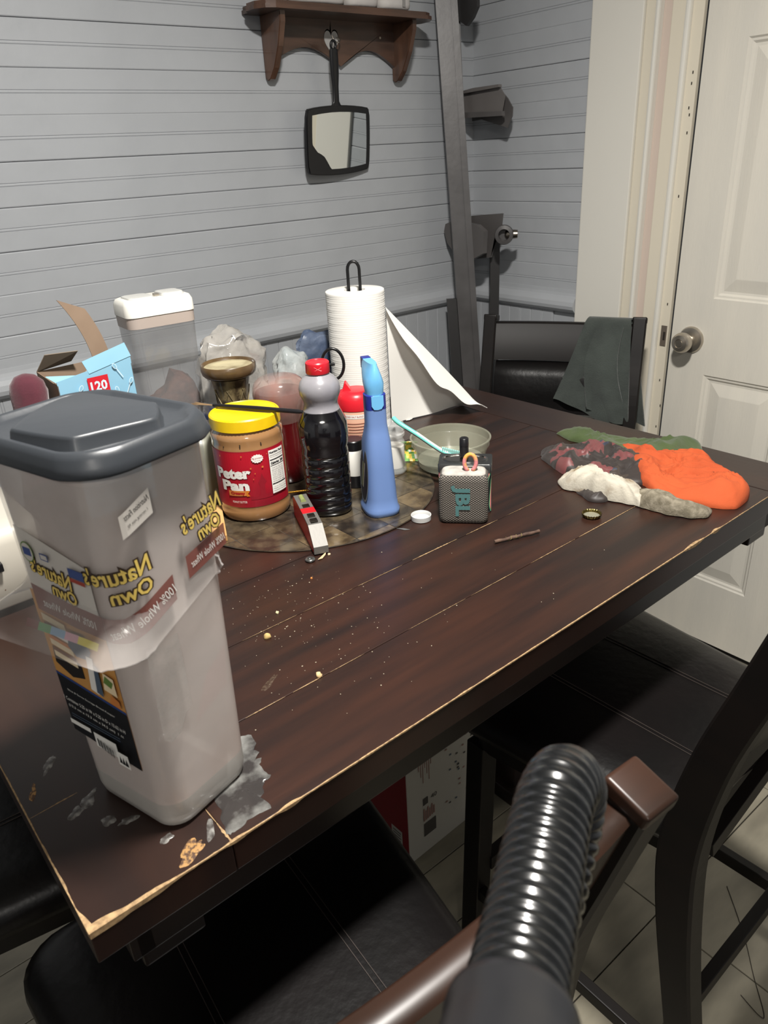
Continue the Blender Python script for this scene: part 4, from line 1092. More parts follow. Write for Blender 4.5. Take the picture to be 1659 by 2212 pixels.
# twig
TW_ = root('twig', 'thin brown twig lying on the table in front of the speaker', 'twig', (.757, .654, TZ+.0032), 0)
a_ = Vector((-.036, .012, 0)); b_ = Vector((.036, -.012, .0005)); nn_ = Vector((.3, .9, 0))
pth = [a_.lerp(b_, t/10)+nn_*.0008*math.sin(t*2.1) for t in range(11)]
bm = BM(); tube(bm, pth, [.0026+.0004*math.sin(t*1.9) for t in range(11)], 8); obj('stem', bm, mat('bark', (96, 74, 60), .8, col2=(66, 48, 40), scale=90, bump=.0005), TW_, 60)
bm = BM(); tube(bm, [a_.lerp(b_, .25+.35*t/12)+Vector((0, .0034*math.sin(t*1.6), .0034*math.cos(t*1.6))) for t in range(13)], .0004, 5); obj('fibre', bm, flat('olive fibre', (120, 108, 60), .8), TW_)
# nut / clear bead
bm = BM(); lathe(bm, [(.0050, 0), (.0072, .001), (.0076, .003), (.0060, .0045), (.0035, .0042), (.0030, .0025)], 24)
o = tag(obj('metal_button', bm, mat('dull steel', (140, 142, 140), .25, .9), None, 60), 'small round silver button lying below the red level', 'button'); o.location = (.495, .816, TZ+.0004)
# torpedo level
fe_ = onz(645, 1064, .9405); ne_ = onz(683, 1138, .9360); dl_ = (fe_-ne_); dl_.z = 0; dl_.normalize(); fe_ = fe_+dl_*.0; ne_ = ne_-dl_*.022
cl_ = (fe_+ne_)/2
LV = root('spirit_level', 'small red and silver spirit level between peanut butter jar and black bottle', 'tool', (cl_.x, cl_.y, MT), math.atan2(-dl_.y, -dl_.x))
REDL = mat('red painted metal', (176, 26, 34), .35); ALU = mat('cast aluminium', (112, 110, 106), .55, .5, bump=.0002, bscale=200)
hl = (Vector((fe_.x, fe_.y))-Vector((ne_.x, ne_.y))).length/2
side = [(-hl, 0), (hl, 0), (hl, .010), (hl-.030, .033), (-hl+.010, .036), (-hl, .030)]
for s in (-1, 1):
    bm = BM(); slab(bm, side, lambda u, v, w_: (u, w_, v), s*.0095-.0012, s*.0095+.0012); obj('side_plate', bm, REDL, LV)
bm = BM(); slab(bm, [(-hl, .031), (-hl+.008, .0372), (-.012, .0372), (-.012, .0345), (-hl+.012, .034), (-hl, .028)], lambda u, v, w_: (u, w_, v), -.0105, .0105); obj('top_plate', bm, ALU, LV)
bm = BM(); slab(bm, [(.008, .0345), (.008, .0372), (hl-.028, .0350), (hl+.0005, .0115), (hl+.0005, 0), (hl-.004, 0), (hl-.004, .010), (hl-.032, .0320)], lambda u, v, w_: (u, w_, v), -.0108, .0108); obj('top_plate', bm, ALU, LV)
bm = BM(); box(bm, -.0115, .0075, -.0108, .0108, .0330, .0372, .0005); obj('red_band', bm, REDL, LV)
bm = BM(); tube(bm, [(-hl+.018, 0, .0378), (-hl+.038, 0, .0378)], .0042, 14); vv = obj('vial', bm, mat('green yellow vial', (150, 160, 96), .1, alpha=.8, coat=.8), LV, 60)
for x in (-.018, .018, .036):
    bm = BM(); box(bm, x-.006, x+.006, -.0055, .0055, .0365, .0384, .0008); obj('slot_screw', bm, mat('slot steel', (86, 82, 76), .4, 1) if x < 0 else bpy.data.materials['slot steel'], LV)
bm = BM(); bar(bm, (-hl+.004, 0, .0015), (hl-.006, 0, .0015), .016, .003); obj('base_rail', bm, ALU, LV)
# brass screw lying across the level's end
bm = BM(); a_ = Vector((-.016, 0, 0)); pp_ = []; rr_ = []
for k in range(49): pp_.append((-.016+.032*k/48, 0, 0)); rr_.append(.0016+.0008*(k % 3 == 0))
tube(bm, pp_, rr_, 10); tube(bm, [(.016, 0, 0), (.0185, 0, 0)], [.0026, .0042], 12)
o = tag(obj('brass_screw', bm, mat('brass', (170, 136, 62), .3, 1), None, 50), 'brass screw lying on top of the far end of the level', 'screw'); o.location = (fe_.x, fe_.y, MT+.0398); o.rotation_euler = (0, 0, -.5)
# pale wood block
BK = mat('pale pine', (206, 160, 104), .6, col2=(186, 140, 86), scale=5, stretch=(10, 1, 1), bump=.0002, bscale=30)
bm = BM(); box(bm, -.014, .014, -.060, .060, 0, .010, .0008)
o = tag(obj('wood_block', bm, BK), 'flat pale wooden slat beside the peanut butter jar', 'block'); o.location = (.448, 1.015, MT); o.rotation_euler = (0, 0, math.radians(-24))
# --- paper towels
PT = root('paper_towel_holder', 'black wire paper towel holder with loop handle on top', 'holder', (.912, 1.226, TZ+.0004), 0)
BWI = mat('black wire', (20, 20, 21), .3)
bm = BM(); lathe(bm, [(.070, 0), (.072, .002), (.072, .005), (.070, .006)], 48); obj('base', bm, BWI, PT, 40)
ax = Vector((.77, -.63, 0)).normalized()
lpz = [Vector((0, 0, .006))-ax*.0115, Vector((0, 0, .325))-ax*.0115]+[Vector((0, 0, .325+.0115*math.sin(t)*1.3))-ax*.0115*math.cos(t) for t in [PI*k/8 for k in range(1, 8)]]+[Vector((0, 0, .325))+ax*.0115, Vector((0, 0, .006))+ax*.0115]
bm = BM(); tube(bm, lpz, .0032, 10); obj('wire_loop', bm, BWI, PT, 60)
q = ony(718, 788, 1.10); rel = q-Vector(PT.location)
fw = Vector((.55, .83, 0)).normalized()
sd = (CR*1.0); sd.z = 0; sd.normalize()
rc = ony(719, 787, 1.165)-Vector(PT.location)
bm = BM(); tube(bm, [rc+(sd*math.cos(2*PI*k/28)*.021+Vector((0, 0, 1))*math.sin(2*PI*k/28)*.030) for k in range(28)], .0030, 8, closed=True); obj('side_ring', bm, BWI, PT, 60)
bm = BM(); tube(bm, [rc+sd*.004, rc-sd*.034, rc-sd*.050+Vector((0, 0, -.015)), Vector((-.064, -.01, .10)), Vector((-.068, -.004, .004))], .0027, 8); obj('tension_arm', bm, BWI, PT, 60)
RL = root('paper_towel_roll', 'white textured paper towel roll with a loose sheet hanging off', 'paper roll', (.912, 1.226, TZ+.0068), 0)
PAP = mat('white paper towel', (226, 224, 218), .9, sheen=.2)
bm = BM(); secs = []; nz_ = 150
for i in range(nz_+1):
    z = .279*i/nz_; r = .0585+.0007*math.sin(z/.279*2*PI*64)
    secs.append([(r*math.cos(2*PI*k/48), r*math.sin(2*PI*k/48), z) for k in range(48)])
secs = secs+[[(r*math.cos(2*PI*k/48), r*math.sin(2*PI*k/48), z) for k in range(48)] for r, z in ((.057, .2800), (.045, .2795), (.043, .2803), (.030, .2796), (.021, .2800), (.020, .262), (.0195, .01))]
loft(bm, secs, (True, False)); obj('roll', bm, PAP, RL, 80)
# hanging sheet: main face and the folded-over bright strip along its upper edge
o0 = Vector(RL.location)
top0 = ony(836, 700, 1.19); 
A0 = Vector((.956, 1.185, 1.150)); B0 = Vector((.962, 1.190, .903))
Tip = onz(1046, 887, .902); Mid = onz(1000, 862, .915)
def sheetfn(u, v):
    # u along from roll to the tip, v from lower edge (0) to upper edge (1)
    lo = B0.lerp(Vector((Mid.x, Mid.y, .902)), u)
    hi = A0.lerp(Vector((Tip.x-.01, Tip.y+.01, .915)), u); hi.z = bez(A0.z, 1.035, .918, u)
    p = lo.lerp(hi, v); p += Vector((.6, .8, 0))*(.016*math.sin(v*PI)*math.sin(u*PI)+.007*math.sin(u*9+v*2)*u*(1-v*.5)+.03*v*u*(1-u))
    return p-o0
bm = BM(); sheet_grid(bm, 26, 14, sheetfn); solidify(bm, .0006); obj('loose_sheet', bm, PAP, RL, 80)
def foldfn(u, v):
    hi = sheetfn(u, 1)+o0
    wv_ = .052*math.sin(min(u*1.05, 1)*PI)**.8+.006
    dn = Vector((-.30, -.62, -1.0)).normalized()
    p = hi+dn*wv_*v*(1+.12*math.sin(u*17))+Vector((-.5, -.8, 0))*(.004*math.sin(v*PI)+.010*v)
    if u > .9: p += Vector((.02, -.02, -.0))*(u-.9)*10*v*.6
    p.z = max(p.z, TZ+.002)
    return p-o0
bm = BM(); sheet_grid(bm, 30, 8, foldfn); solidify(bm, .0006); obj('folded_strip', bm, PAP, RL, 80)
# torn scrap
bm = BM(); scp = [(-.010, -.003), (-.004, -.006), (.004, -.004), (.012, .004), (.006, .004), (.002, .008), (-.004, .003)]
slab(bm, scp, lambda u, v, w_: (u, v, w_+.0015+.003*abs(u)*20*.1), 0, .0008)
o = tag(obj('paper_scrap', bm, PAP), 'tiny torn white paper scrap behind the toothbrush', 'paper'); p = onz(884, 906); o.location = (p.x, p.y, TZ); o.scale = (1.3, 1.3, 1)

# --- goblet shaped pottery candle holder
VS = root('pottery_goblet', 'brown crackled pottery goblet with pale worn dish on top', 'goblet', (.597, 1.190, TZ+.0004), 0); VS.scale = (.92, .92, 1.01)
POT = mat('brown glazed pottery', (58, 48, 34), .30, col2=(120, 106, 76), scale=60, bump=.0012, bscale=60, coat=.4, lo=.42, hi=.62)
bm = BM(); lathe(bm, [(.040, 0), (.041, .006), (.034, .014), (.027, .030), (.0245, .060), (.0255, .095), (.0290, .135), (.0340, .165), (.0380, .182)], 48); obj('stem', bm, POT, VS, 60)
bm = BM()
for s_d in (1, -1):
    for k in range(11):
        pts_ = []
        for j in range(15):
            z = .030+.135*j/14; r = .0250+.0095*max(0, (z-.09)/.075)**1.5+.0006
            an = 2*PI*k/7+s_d*z*14; pts_.append((r*math.cos(an), r*math.sin(an), z))
        tube(bm, pts_, .0009, 4)
o = obj('raised_lattice', bm, mat('light glaze lines', (150, 136, 104), .4), VS); o['kind'] = 'stuff'
bm = BM(); lathe(bm, [(.036, .1822), (.047, .186), (.0510, .190), (.0530, .197), (.0528, .204), (.0510, .2065), (.0490, .206), (.0470, .2010), (.044, .1995), (.010, .1990)], 56); obj('dish_rim', bm, mat('dark brown rim glaze', (72, 56, 36), .3, coat=.4, col2=(96, 76, 50), scale=20), VS, 60)
bm = BM(); lathe(bm, [(.0468, .2013), (.045, .2022), (.030, .2024), (.028, .2016), (.010, .2022)], 48); obj('pale_dish', bm, mat('pale worn cream', (176, 166, 134), .6, col2=(120, 106, 78), scale=26, lo=.45, hi=.7, bump=.0006), VS, 60)
# --- cereal keeper with white flip lid
CK = root('flip_lid_container', 'clear rectangular food container with white flip lid, brown food inside', 'container', (.520, 1.285, TZ+.0004), math.radians(-3)); CK.scale = (.94, .95, 1.03)
CKM = mat('clear scuffed plastic', (150, 150, 150), .12, alpha=.42, coat=.6, col2=(120, 120, 122), scale=9)
def cks(z, g=0, n=5): t = z/.29; return rrect(0, 0, z, .054+.010*t+g, .034+.007*t+g, .018, n)
bm = BM(); loft(bm, [cks(0, -.004), cks(.003), cks(.10), cks(.20), cks(.290)], (True, False)); obj('clear_body', bm, CKM, CK, 60)
bm = BM(); loft(bm, [cks(.272, .0006), cks(.2895, .0006)], (False, False)); obj('seal_band', bm, mat('pinkish grey seal', (168, 156, 148), .4), CK, 60)
bm = BM(); loft(bm, [rrect(0, 0, z, .0655+g, .0430+g, .018, 6) for z, g in ((.2900, -.001), (.2905, 0), (.308, -.0005), (.3150, -.004), (.3170, -.009))]); LD = obj('white_lid', bm, WHITEP, CK, 50)
bm = BM(); loft(bm, [rrect(-.028, 0, z, .024+g, .028+g, .012, 5) for z, g in ((.3172, 0), (.3192, -.001), (.3196, -.004))]); obj('flip_panel', bm, mat('pale grey plastic', (186, 186, 182), .4), LD, 50)
bm = BM(); loft(bm, [rrect(.030, -.006, z, .022+g, .026+g, .010, 5) for z, g in ((.3172, 0), (.3215, -.002), (.3220, -.005))]); obj('flip_panel', bm, bpy.data.materials['pale grey plastic'], LD, 50)
bm = BM(); box(bm, -.002, .007, -.020, -.008, .3172, .3215, .001); obj('latch', bm, CHROME, LD)
bm = BM()
loft(bm, [[(x*k_+.004*noise.noise(Vector((x*50, y*50, z*50))), y*k_, z+.010*noise.noise(Vector((x*35, y*35, 3)))*(1 if z > .05 else 0)+(.020*(x/.06) if z > .05 else 0)) for x, y, zz in cks(z, -.004, 5)] for z, k_ in ((.004, .95), (.07, .97), (.125, .96), (.150, .80), (.162, .5), (.166, .2))])
bmesh.ops.subdivide_edges(bm, edges=bm.edges[:], cuts=2, use_grid_fill=True)
for v in bm.verts:
    if v.co.z > .06: v.co += Vector((noise.noise(v.co*90), noise.noise(v.co*90+Vector((5, 0, 0))), noise.noise(v.co*90+Vector((0, 7, 0)))))*.005
o = obj('brown_food', bm, mat('brown cocoa lumps', (98, 62, 50), .8, col2=(66, 40, 34), scale=50, bump=.002, bscale=120), CK, 80); 
# --- blue cutlery box
CB = root('cutlery_box', 'open blue cardboard box printed 120 with a raised cardboard flap', 'box', (.366, 1.235, TZ+.0004), math.radians(4))
BLB = mat('blue printed card', (126, 172, 196), .55, col2=(134, 180, 204), scale=8); CARD = mat('plain cardboard', (136, 116, 98), .8, col2=(124, 104, 86), scale=10); WHC = flat('white cutlery print', (196, 216, 226), .5)
H_ = .240; hx_, hy_ = .062, .040
def panel_(p4, t, m, name, n=None):
    bm = BM(); V = [bm.verts.new(p) for p in p4]; bm.faces.new(V); solidify(bm, t); return obj(name, bm, m, CB)
# front panel (slightly leaning), its folded lower half and sides
panel_([(-hx_, -hy_, 0), (hx_, -hy_, 0), (hx_, -hy_, H_+.012), (-hx_, -hy_, H_-.004)], .0012, BLB, 'front_panel')
panel_([(-hx_, hy_, 0), (hx_, hy_, 0), (hx_, hy_, H_), (-hx_, hy_, H_)], .0012, CARD, 'back_panel')
panel_([(-hx_, -hy_, 0), (-hx_, hy_, 0), (-hx_, hy_, H_), (-hx_, -hy_, H_-.01)], .0012, CARD, 'side_panel')
panel_([(hx_, -hy_, 0), (hx_, hy_, 0), (hx_, hy_, H_), (hx_, -hy_, H_)], .0012, CARD, 'side_panel')
panel_([(-hx_, -hy_, .002), (hx_, -hy_, .002), (hx_, hy_, .002), (-hx_, hy_, .002)], .0012, CARD, 'bottom_panel')
# upper front flap, standing on the right part
panel_([(-.010, -hy_-.001, H_-.002), (hx_+.001, -hy_-.001, H_+.012), (hx_-.004, -hy_+.003, H_+.034), (-.016, -hy_+.003, H_+.018)], .0010, BLB, 'front_flap')
panel_([(-hx_, -hy_+.001, H_-.006), (-.012, -hy_, H_-.004), (-.020, -hy_+.008, H_-.022), (-hx_-.012, -hy_+.006, H_+.006)], .0010, BLB, 'torn_flap')
# tall raised back flap, curved
bm = BM(); sheet_grid(bm, 6, 12, lambda u, v: (.062-.030*u-(.022+.012*u)*v*v, hy_-.004+.012*v, H_-.010+.092*v+.020*u*v)); solidify(bm, .0012); obj('raised_flap', bm, CARD, CB, 60)
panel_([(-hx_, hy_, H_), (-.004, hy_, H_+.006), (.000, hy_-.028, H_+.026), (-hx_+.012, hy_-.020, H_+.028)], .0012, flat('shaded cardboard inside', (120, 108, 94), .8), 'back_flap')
P = Print(lambda u, v, d: (u, -hy_-.0020-d, v+.036))
P.rect(-.016, .018, .160, .196, flat('red number panel', (190, 30, 44), .5)); P.text('120', .001, .181, WHC, h=.0160, w=.027, bold=.03)
P.rect(-.008, .014, .1685, .1692, WHC); P.text('Forks & Spoons', .003, .1635, WHC, h=.0034, w=.024)
for (x, y, r_) in ((.036, .198, .5), (.050, .170, -.5), (.030, .160, .2), (-.034, .176, -.6), (-.048, .150, .4), (-.02, .135, .9), (.02, .13, -.8), (.044, .135, .1)):
    c_, s_ = math.cos(r_), math.sin(r_)
    def rr__(a, b): return (x+a*c_-b*s_, y+a*s_+b*c_)
    P.poly([rr__(-.0007, -.014), rr__(.0007, -.014), rr__(.0007, .004), rr__(-.0007, .004)], WHC)
    P.poly([rr__(.0032*math.cos(2*PI*k/12), .009+.0055*math.sin(2*PI*k/12)) for k in range(12)], WHC); P.poly([rr__(.0022*math.cos(2*PI*k/12), .009+.0045*math.sin(2*PI*k/12)) for k in range(12)], BLB)
P.build('printed_front', CB)
bm = BM(); sheet_grid(bm, 10, 10, lambda u, v: (-.052+.06*u+.006*noise.noise(Vector((u*7, v*7, 0))), -.020+.03*v, .195+.040*u*v+.012*noise.noise(Vector((u*6, v*6, 4))))); solidify(bm, .0004)
tag(obj('film_scrap', bm, mat('clear crinkled film', (200, 196, 190), .1, alpha=.3, coat=.8), None, 80), 'clear plastic film poking out of the open blue box', 'film').location = (.366, 1.235, TZ+.0004)
# --- maroon cloth hood shape
MC = root('maroon_cloth', 'maroon knitted cloth lump behind the bread container, left of the blue box', 'cloth', (.266, 1.213, TZ+.0004), math.radians(-20))
bm = BM(); secs = []
for (z, a, b_, ox) in ((0, .040, .032, -.006), (.01, .043, .034, -.006), (.06, .040, .032, -.004), (.12, .034, .028, 0), (.16, .029, .025, -.002), (.185, .0255, .024, -.001), (.205, .0265, .025, .002), (.225, .0280, .026, .003), (.240, .0245, .023, .003), (.250, .0150, .014, .003), (.2535, .004, .004, .003)):
    secs.append([(ox+a*math.cos(t)*(1+.10*noise.noise(Vector((math.cos(t)*2, math.sin(t)*2, z*16)))), b_*math.sin(t)*(1+.10*noise.noise(Vector((math.cos(t)*2, math.sin(t)*2, z*16+9)))), z) for t in [2*PI*k/36 for k in range(36)]])
loft(bm, secs); obj('cloth_body', bm, mat('maroon knit', (86, 34, 46), .9, sheen=.3, bump=.0005, bscale=300, col2=(74, 28, 40), scale=20), MC, 80)
# --- cloudy jug behind jar
JG = root('cloudy_jug', 'cloudy pale green plastic jug between bread container and peanut butter jar', 'jug', (.492, 1.118, MT), 0); JG.scale = (1, 1, .74)
bm = BM(); lathe(bm, [(.034, 0), (.037, .003), (.037, .10), (.036, .135), (.028, .155), (.018, .165), (.018, .172)], 36, e=2.6); obj('jug_body', bm, mat('cloudy green plastic', (122, 122, 108), .35, col2=(104, 104, 90), scale=8, coat=.2), JG, 60)
bm = BM(); lathe(bm, [(.0195, .1722), (.020, .173), (.020, .186), (.018, .187)], 30); obj('cap', bm, DKGM, JG, 50)
# --- bags at the back
def crumple(name, label, cat, loc, hx, hy, hz, m, seed, nz=26, lean=(0, 0), pw=.8, am=.22, fr=2.2):
    bm = BM(); secs = []; n = 36
    for i in range(nz+1):
        t = i/nz; z = hz*math.sin(t*PI/2)
        k_ = (1-t**3.0)**pw if t < 1 else 0
        if t < .15: k_ *= .86+.14*(t/.15)
        sec = []
        for j in range(n):
            a = 2*PI*j/n; q = Vector((math.cos(a), math.sin(a), t*1.8))
            w_ = 1+am*noise.noise(q*fr+Vector((seed, 0, 0)))+am*.5*(1-abs(noise.noise(q*fr*2.6+Vector((seed, 5, 0))))*3)
            sec.append((hx*k_*w_*math.cos(a)+lean[0]*t, hy*k_*w_*math.sin(a)+lean[1]*t, z*(1+.10*noise.noise(Vector((math.cos(a)*1.6*k_, math.sin(a)*1.6*k_, seed))))))
        secs.append(sec)
    loft(bm, secs, (True, False))
    bmesh.ops.remove_doubles(bm, verts=bm.verts, dist=1e-5)
    o = tag(obj(name, bm, m, None, 50), label, cat); o.location = loc; return o
CLB = mat('clear crinkly plastic', (186, 182, 174), .12, col2=(160, 156, 150), scale=18, amap=(.35, .9), coat=.8, bump=.003, bscale=40)
crumple('plastic_bag', 'crumpled clear plastic bag behind the pottery goblet', 'bag', (.672, 1.292, TZ+.0004), .066, .040, .240, CLB, 3, lean=(-.030, 0), am=.34, pw=.6)
crumple('bread_loaf_bag', 'white and blue printed plastic bag behind the pottery goblet, low left', 'bag', (.575, 1.262, TZ+.0004), .028, .022, .125, mat('white blue bag', (196, 196, 200), .3, col2=(70, 104, 176), scale=22, lo=.5, hi=.6, bump=.002, bscale=50), 8)
crumple('white_plastic_bag', 'crumpled white plastic bag behind the red sauce bottle', 'bag', (.784, 1.283, TZ+.0004), .042, .034, .185, mat('white thin plastic', (190, 190, 186), .25, col2=(150, 160, 162), scale=12, amap=(.7, .97), coat=.5, bump=.003, bscale=45), 12)
crumple('blue_bag', 'crumpled dark blue plastic bag at the back of the table by the towel roll', 'bag', (.868, 1.312, TZ+.0004), .060, .020, .198, mat('slate blue plastic', (62, 74, 96), .4, col2=(96, 106, 124), scale=12, lo=.5, hi=.66, bump=.003, bscale=40, coat=.2), 21, pw=.45)
# --- white appliance at the left end
TO = root('white_toaster', 'dirty white toaster with dark feet at the left edge, behind bread container', 'appliance', (.115, 1.127, TZ), math.radians(2))
TOM = mat('off white enamel', (184, 180, 170), .4, col2=(178, 172, 160), scale=5)
bm = BM(); loft(bm, [rrect(0, 0, z, .074+g, .155+g, .022, 6) for z, g in ((.012, -.004), (.016, 0), (.100, 0), (.113, -.004), (.121, -.014), (.123, -.03))]); obj('housing', bm, TOM, TO, 50)
for (x, y) in ((-.055, -.135), (.055, -.135), (-.055, .135), (.055, .135)):
    bm = BM(); box(bm, x-.012, x+.012, y-.012, y+.012, .0004, .0118, .002); obj('foot', bm, BLACKP, TO)
for y in (-.035, .035):
    bm = BM(); box(bm, -.016+y*0, .016, y*1.0-.0, y+.0002, .1575, .1590)
    bm.free()
for x in (-.022, .022):
    bm = BM(); box(bm, x-.009, x+.009, -.100, .100, .1210, .1240, .001); obj('slot', bm, DARK, TO)
bm = BM(); box(bm, -.010, .010, -.166, -.1545, .070, .082, .002); obj('lever', bm, BLACKP, TO)
for k in range(9):
    x, z = random.uniform(-.06, .06), random.uniform(.03, .105); bm = BM(); r0 = random.uniform(.0008, .0022)
    P = Print(lambda u, v, d: (u, -.1552-d, v)); P.poly([(x+r0*math.cos(2*PI*i/7)*random.uniform(.6, 1.2), z+r0*math.sin(2*PI*i/7)*random.uniform(.6, 1.3)) for i in range(7)], flat('brown speck', (88, 62, 44), .7)); P.build('brown_speck', TO); bm.free()

# ================================================================== CLOTHES ON THE TABLE
def cloth(name, label, cat, outline, h, m, seed, fold=.0035, ff=42, dirv=(1, .4), grow=1.0, base=.0006, zmax=None, nr=44, prof=.36, extra=None):
    """heap of cloth: outline given in px on the table plane; ridges run along dirv"""
    W = [onz(x, y, .9+(zz-.9)*.72) for x, y, zz in outline]
    W = [Vector((q.x, q.y, 0)) for q in W]
    pl = smoothpath(W+[W[0]], 9)[:-1]
    pl = [q+Vector((noise.noise(q*60), noise.noise(q*60+Vector((4, 0, 0))), 0))*.004 for q in pl]
    c = Vector((sum(q.x for q in pl)/len(pl), sum(q.y for q in pl)/len(pl), 0))
    d = Vector((dirv[0], dirv[1], 0)).normalized(); pn = Vector((-d.y, d.x, 0))
    bm = BM(); n = len(pl); rings = []
    bot = [bm.verts.new((q.x-c.x, q.y-c.y, base)) for q in pl]
    for i in range(nr+1):
        r = 1-(i/nr)**1.5*.985
        ring = []
        for q in pl:
            p = c+(q-c)*r
            edge = min(1, (1-r)*3.2)
            z = h*(1-r**5)**prof*max(.22, .70+1.0*noise.noise(p*11+Vector((seed*3, 0, 0))))
            wp = Vector((p.dot(d)*.35, p.dot(pn), 0))*ff*.95+Vector((seed, 0, 0)); wp += Vector((noise.noise(p*16), noise.noise(p*16+Vector((3, 0, 0))), 0))*1.2
            rid = (1-abs(noise.noise(wp))*2.6); rid2 = (1-abs(noise.noise(wp*2.3+Vector((0, 7, 0))))*2.6)
            z += (rid*fold*1.9+rid2*fold*.9)*edge
            if extra: z += extra(p)*edge
            ring.append(bm.verts.new((p.x-c.x, p.y-c.y, max(z, .0012)+base)))
        rings.append(ring)
    allr = [bot]+rings
    for a, b_ in zip(allr[:-1], allr[1:]):
        for i in range(n):
            j = (i+1) % n; bm.faces.new((a[i], a[j], b_[j], b_[i]))
    bm.faces.new(rings[-1]); bm.faces.new(bot[::-1])
    o = tag(obj(name, bm, m, None, 80), label, cat); o.location = (c.x, c.y, TZ); return o
GRN = mat('olive green fabric', (66, 80, 42), .9, sheen=.2, bump=.0004, bscale=200, col2=(58, 72, 38), scale=14)
ORG = mat('orange jersey fabric', (176, 78, 38), .9, bump=.0004, bscale=260, col2=(166, 70, 34), scale=10)
cloth('green_shirt', 'olive green folded shirt lying under the orange shirt', 'clothing', [(1203, 938, .9), (1225, 950, .9), (1262, 962, .9), (1330, 985, .9), (1400, 1010, .9), (1480, 1020, .9), (1520, 1000, .9), (1512, 962, .903), (1492, 952, .910), (1440, 950, .914), (1395, 944, .914), (1340, 934, .914), (1280, 932, .912), (1220, 928, .908)], .014, GRN, 5, fold=.0026, ff=30)
PLM = mat('dark plaid satin', (52, 42, 42), .5, sheen=.1)
nt = PLM.node_tree; N = nt.nodes; L = nt.links; tc = [n_ for n_ in N if n_.type == 'TEX_COORD'][0]
vo = N.new('ShaderNodeTexVoronoi'); vo.distance = 'CHEBYCHEV'; vo.inputs['Scale'].default_value = 34; vo.inputs['Randomness'].default_value = .6
cr = N.new('ShaderNodeValToRGB'); cr.color_ramp.interpolation = 'CONSTANT'; el = cr.color_ramp.elements; el[0].color = rgb(46, 40, 38); el[1].position = .45; el[1].color = rgb(104, 58, 58)
e2 = el.new(.72); e2.color = rgb(48, 54, 70); e3 = el.new(.82); e3.color = rgb(58, 50, 44)
sp_ = N.new('ShaderNodeSeparateColor'); L.new(tc.outputs['Object'], vo.inputs['Vector']); L.new(vo.outputs['Color'], sp_.inputs[0]); L.new(sp_.outputs[0], cr.inputs[0]); L.new(cr.outputs[0], N['Principled BSDF'].inputs['Base Color'])
cloth('plaid_boxers', 'dark plaid satin boxer shorts crumpled on the table under the sock', 'clothing', [(1166, 985, .9), (1185, 1005, .9), (1225, 1028, .9), (1290, 1040, .9), (1380, 1050, .9), (1425, 1030, .9), (1405, 985, .91), (1370, 962, .925), (1310, 955, .925), (1250, 952, .925), (1195, 955, .92), (1175, 966, .91)], .022, PLM, 9, fold=.0045, ff=38)
cloth('plaid_scrap', 'corner of dark plaid cloth poking out from under the white sock', 'clothing', [(1245, 1062, .9), (1262, 1078, .9), (1285, 1087, .9), (1310, 1085, .9), (1326, 1072, .9), (1310, 1058, .9), (1285, 1045, .9), (1262, 1050, .9)], .012, PLM, 19, fold=.002, ff=60)
cloth('orange_shirt', 'bright orange crumpled shirt beside the dirty sock', 'clothing', [(1328, 958, .918), (1345, 985, .91), (1370, 1020, .905), (1392, 1052, .9), (1450, 1078, .9), (1540, 1098, .9), (1590, 1100, .9), (1618, 1076, .9), (1612, 1050, .91), (1575, 1018, .925), (1548, 1000, .925), (1535, 978, .925), (1520, 968, .925), (1478, 960, .930), (1440, 965, .928), (1400, 975, .92), (1360, 962, .918)], .025, ORG, 2, fold=.0042, ff=36, dirv=(.35, -1))
SKM = mat('dirty white sock cotton', (176, 170, 156), .95, bump=.0006, bscale=280, col2=(122, 104, 80), scale=30, lo=.5, hi=.72)
SKG = mat('grey knit sock foot', (100, 93, 78), .95, bump=.0008, bscale=320, col2=(136, 128, 112), scale=90, lo=.4, hi=.7)
SO = root('dirty_sock', 'dirty white sock with grey foot lying in front of the orange shirt', 'sock', (1.0, .62, TZ), 0)
def sub(o, name):
    l = o.location.copy(); o.parent = SO; o.location = l-Vector((1.0, .62, TZ)); o.name = name
    for k_ in ('label', 'category'): del o[k_]
sub(cloth('leg', 'x', 'x', [(1206, 1040, .904), (1215, 1056, .903), (1250, 1062, .903), (1300, 1078, .902), (1350, 1088, .902), (1385, 1095, .902), (1400, 1085, .905), (1395, 1050, .925), (1350, 1035, .935), (1305, 1025, .938), (1282, 1003, .938), (1262, 996, .935), (1225, 1012, .925)], .026, SKM, 31, fold=.0034, prof=.5, ff=44, dirv=(1, -.9), base=.002), 'sock_leg')
sub(cloth('foot', 'x', 'x', [(1362, 1070, .91), (1375, 1092, .902), (1410, 1104, .902), (1450, 1114, .902), (1495, 1120, .902), (1532, 1117, .902), (1537, 1098, .908), (1525, 1080, .92), (1490, 1078, .925), (1455, 1068, .93), (1420, 1050, .94), (1385, 1042, .94), (1362, 1052, .93)], .025, SKG, 37, fold=.0026, prof=.5, ff=40, dirv=(1, -.9), base=.002), 'sock_foot')

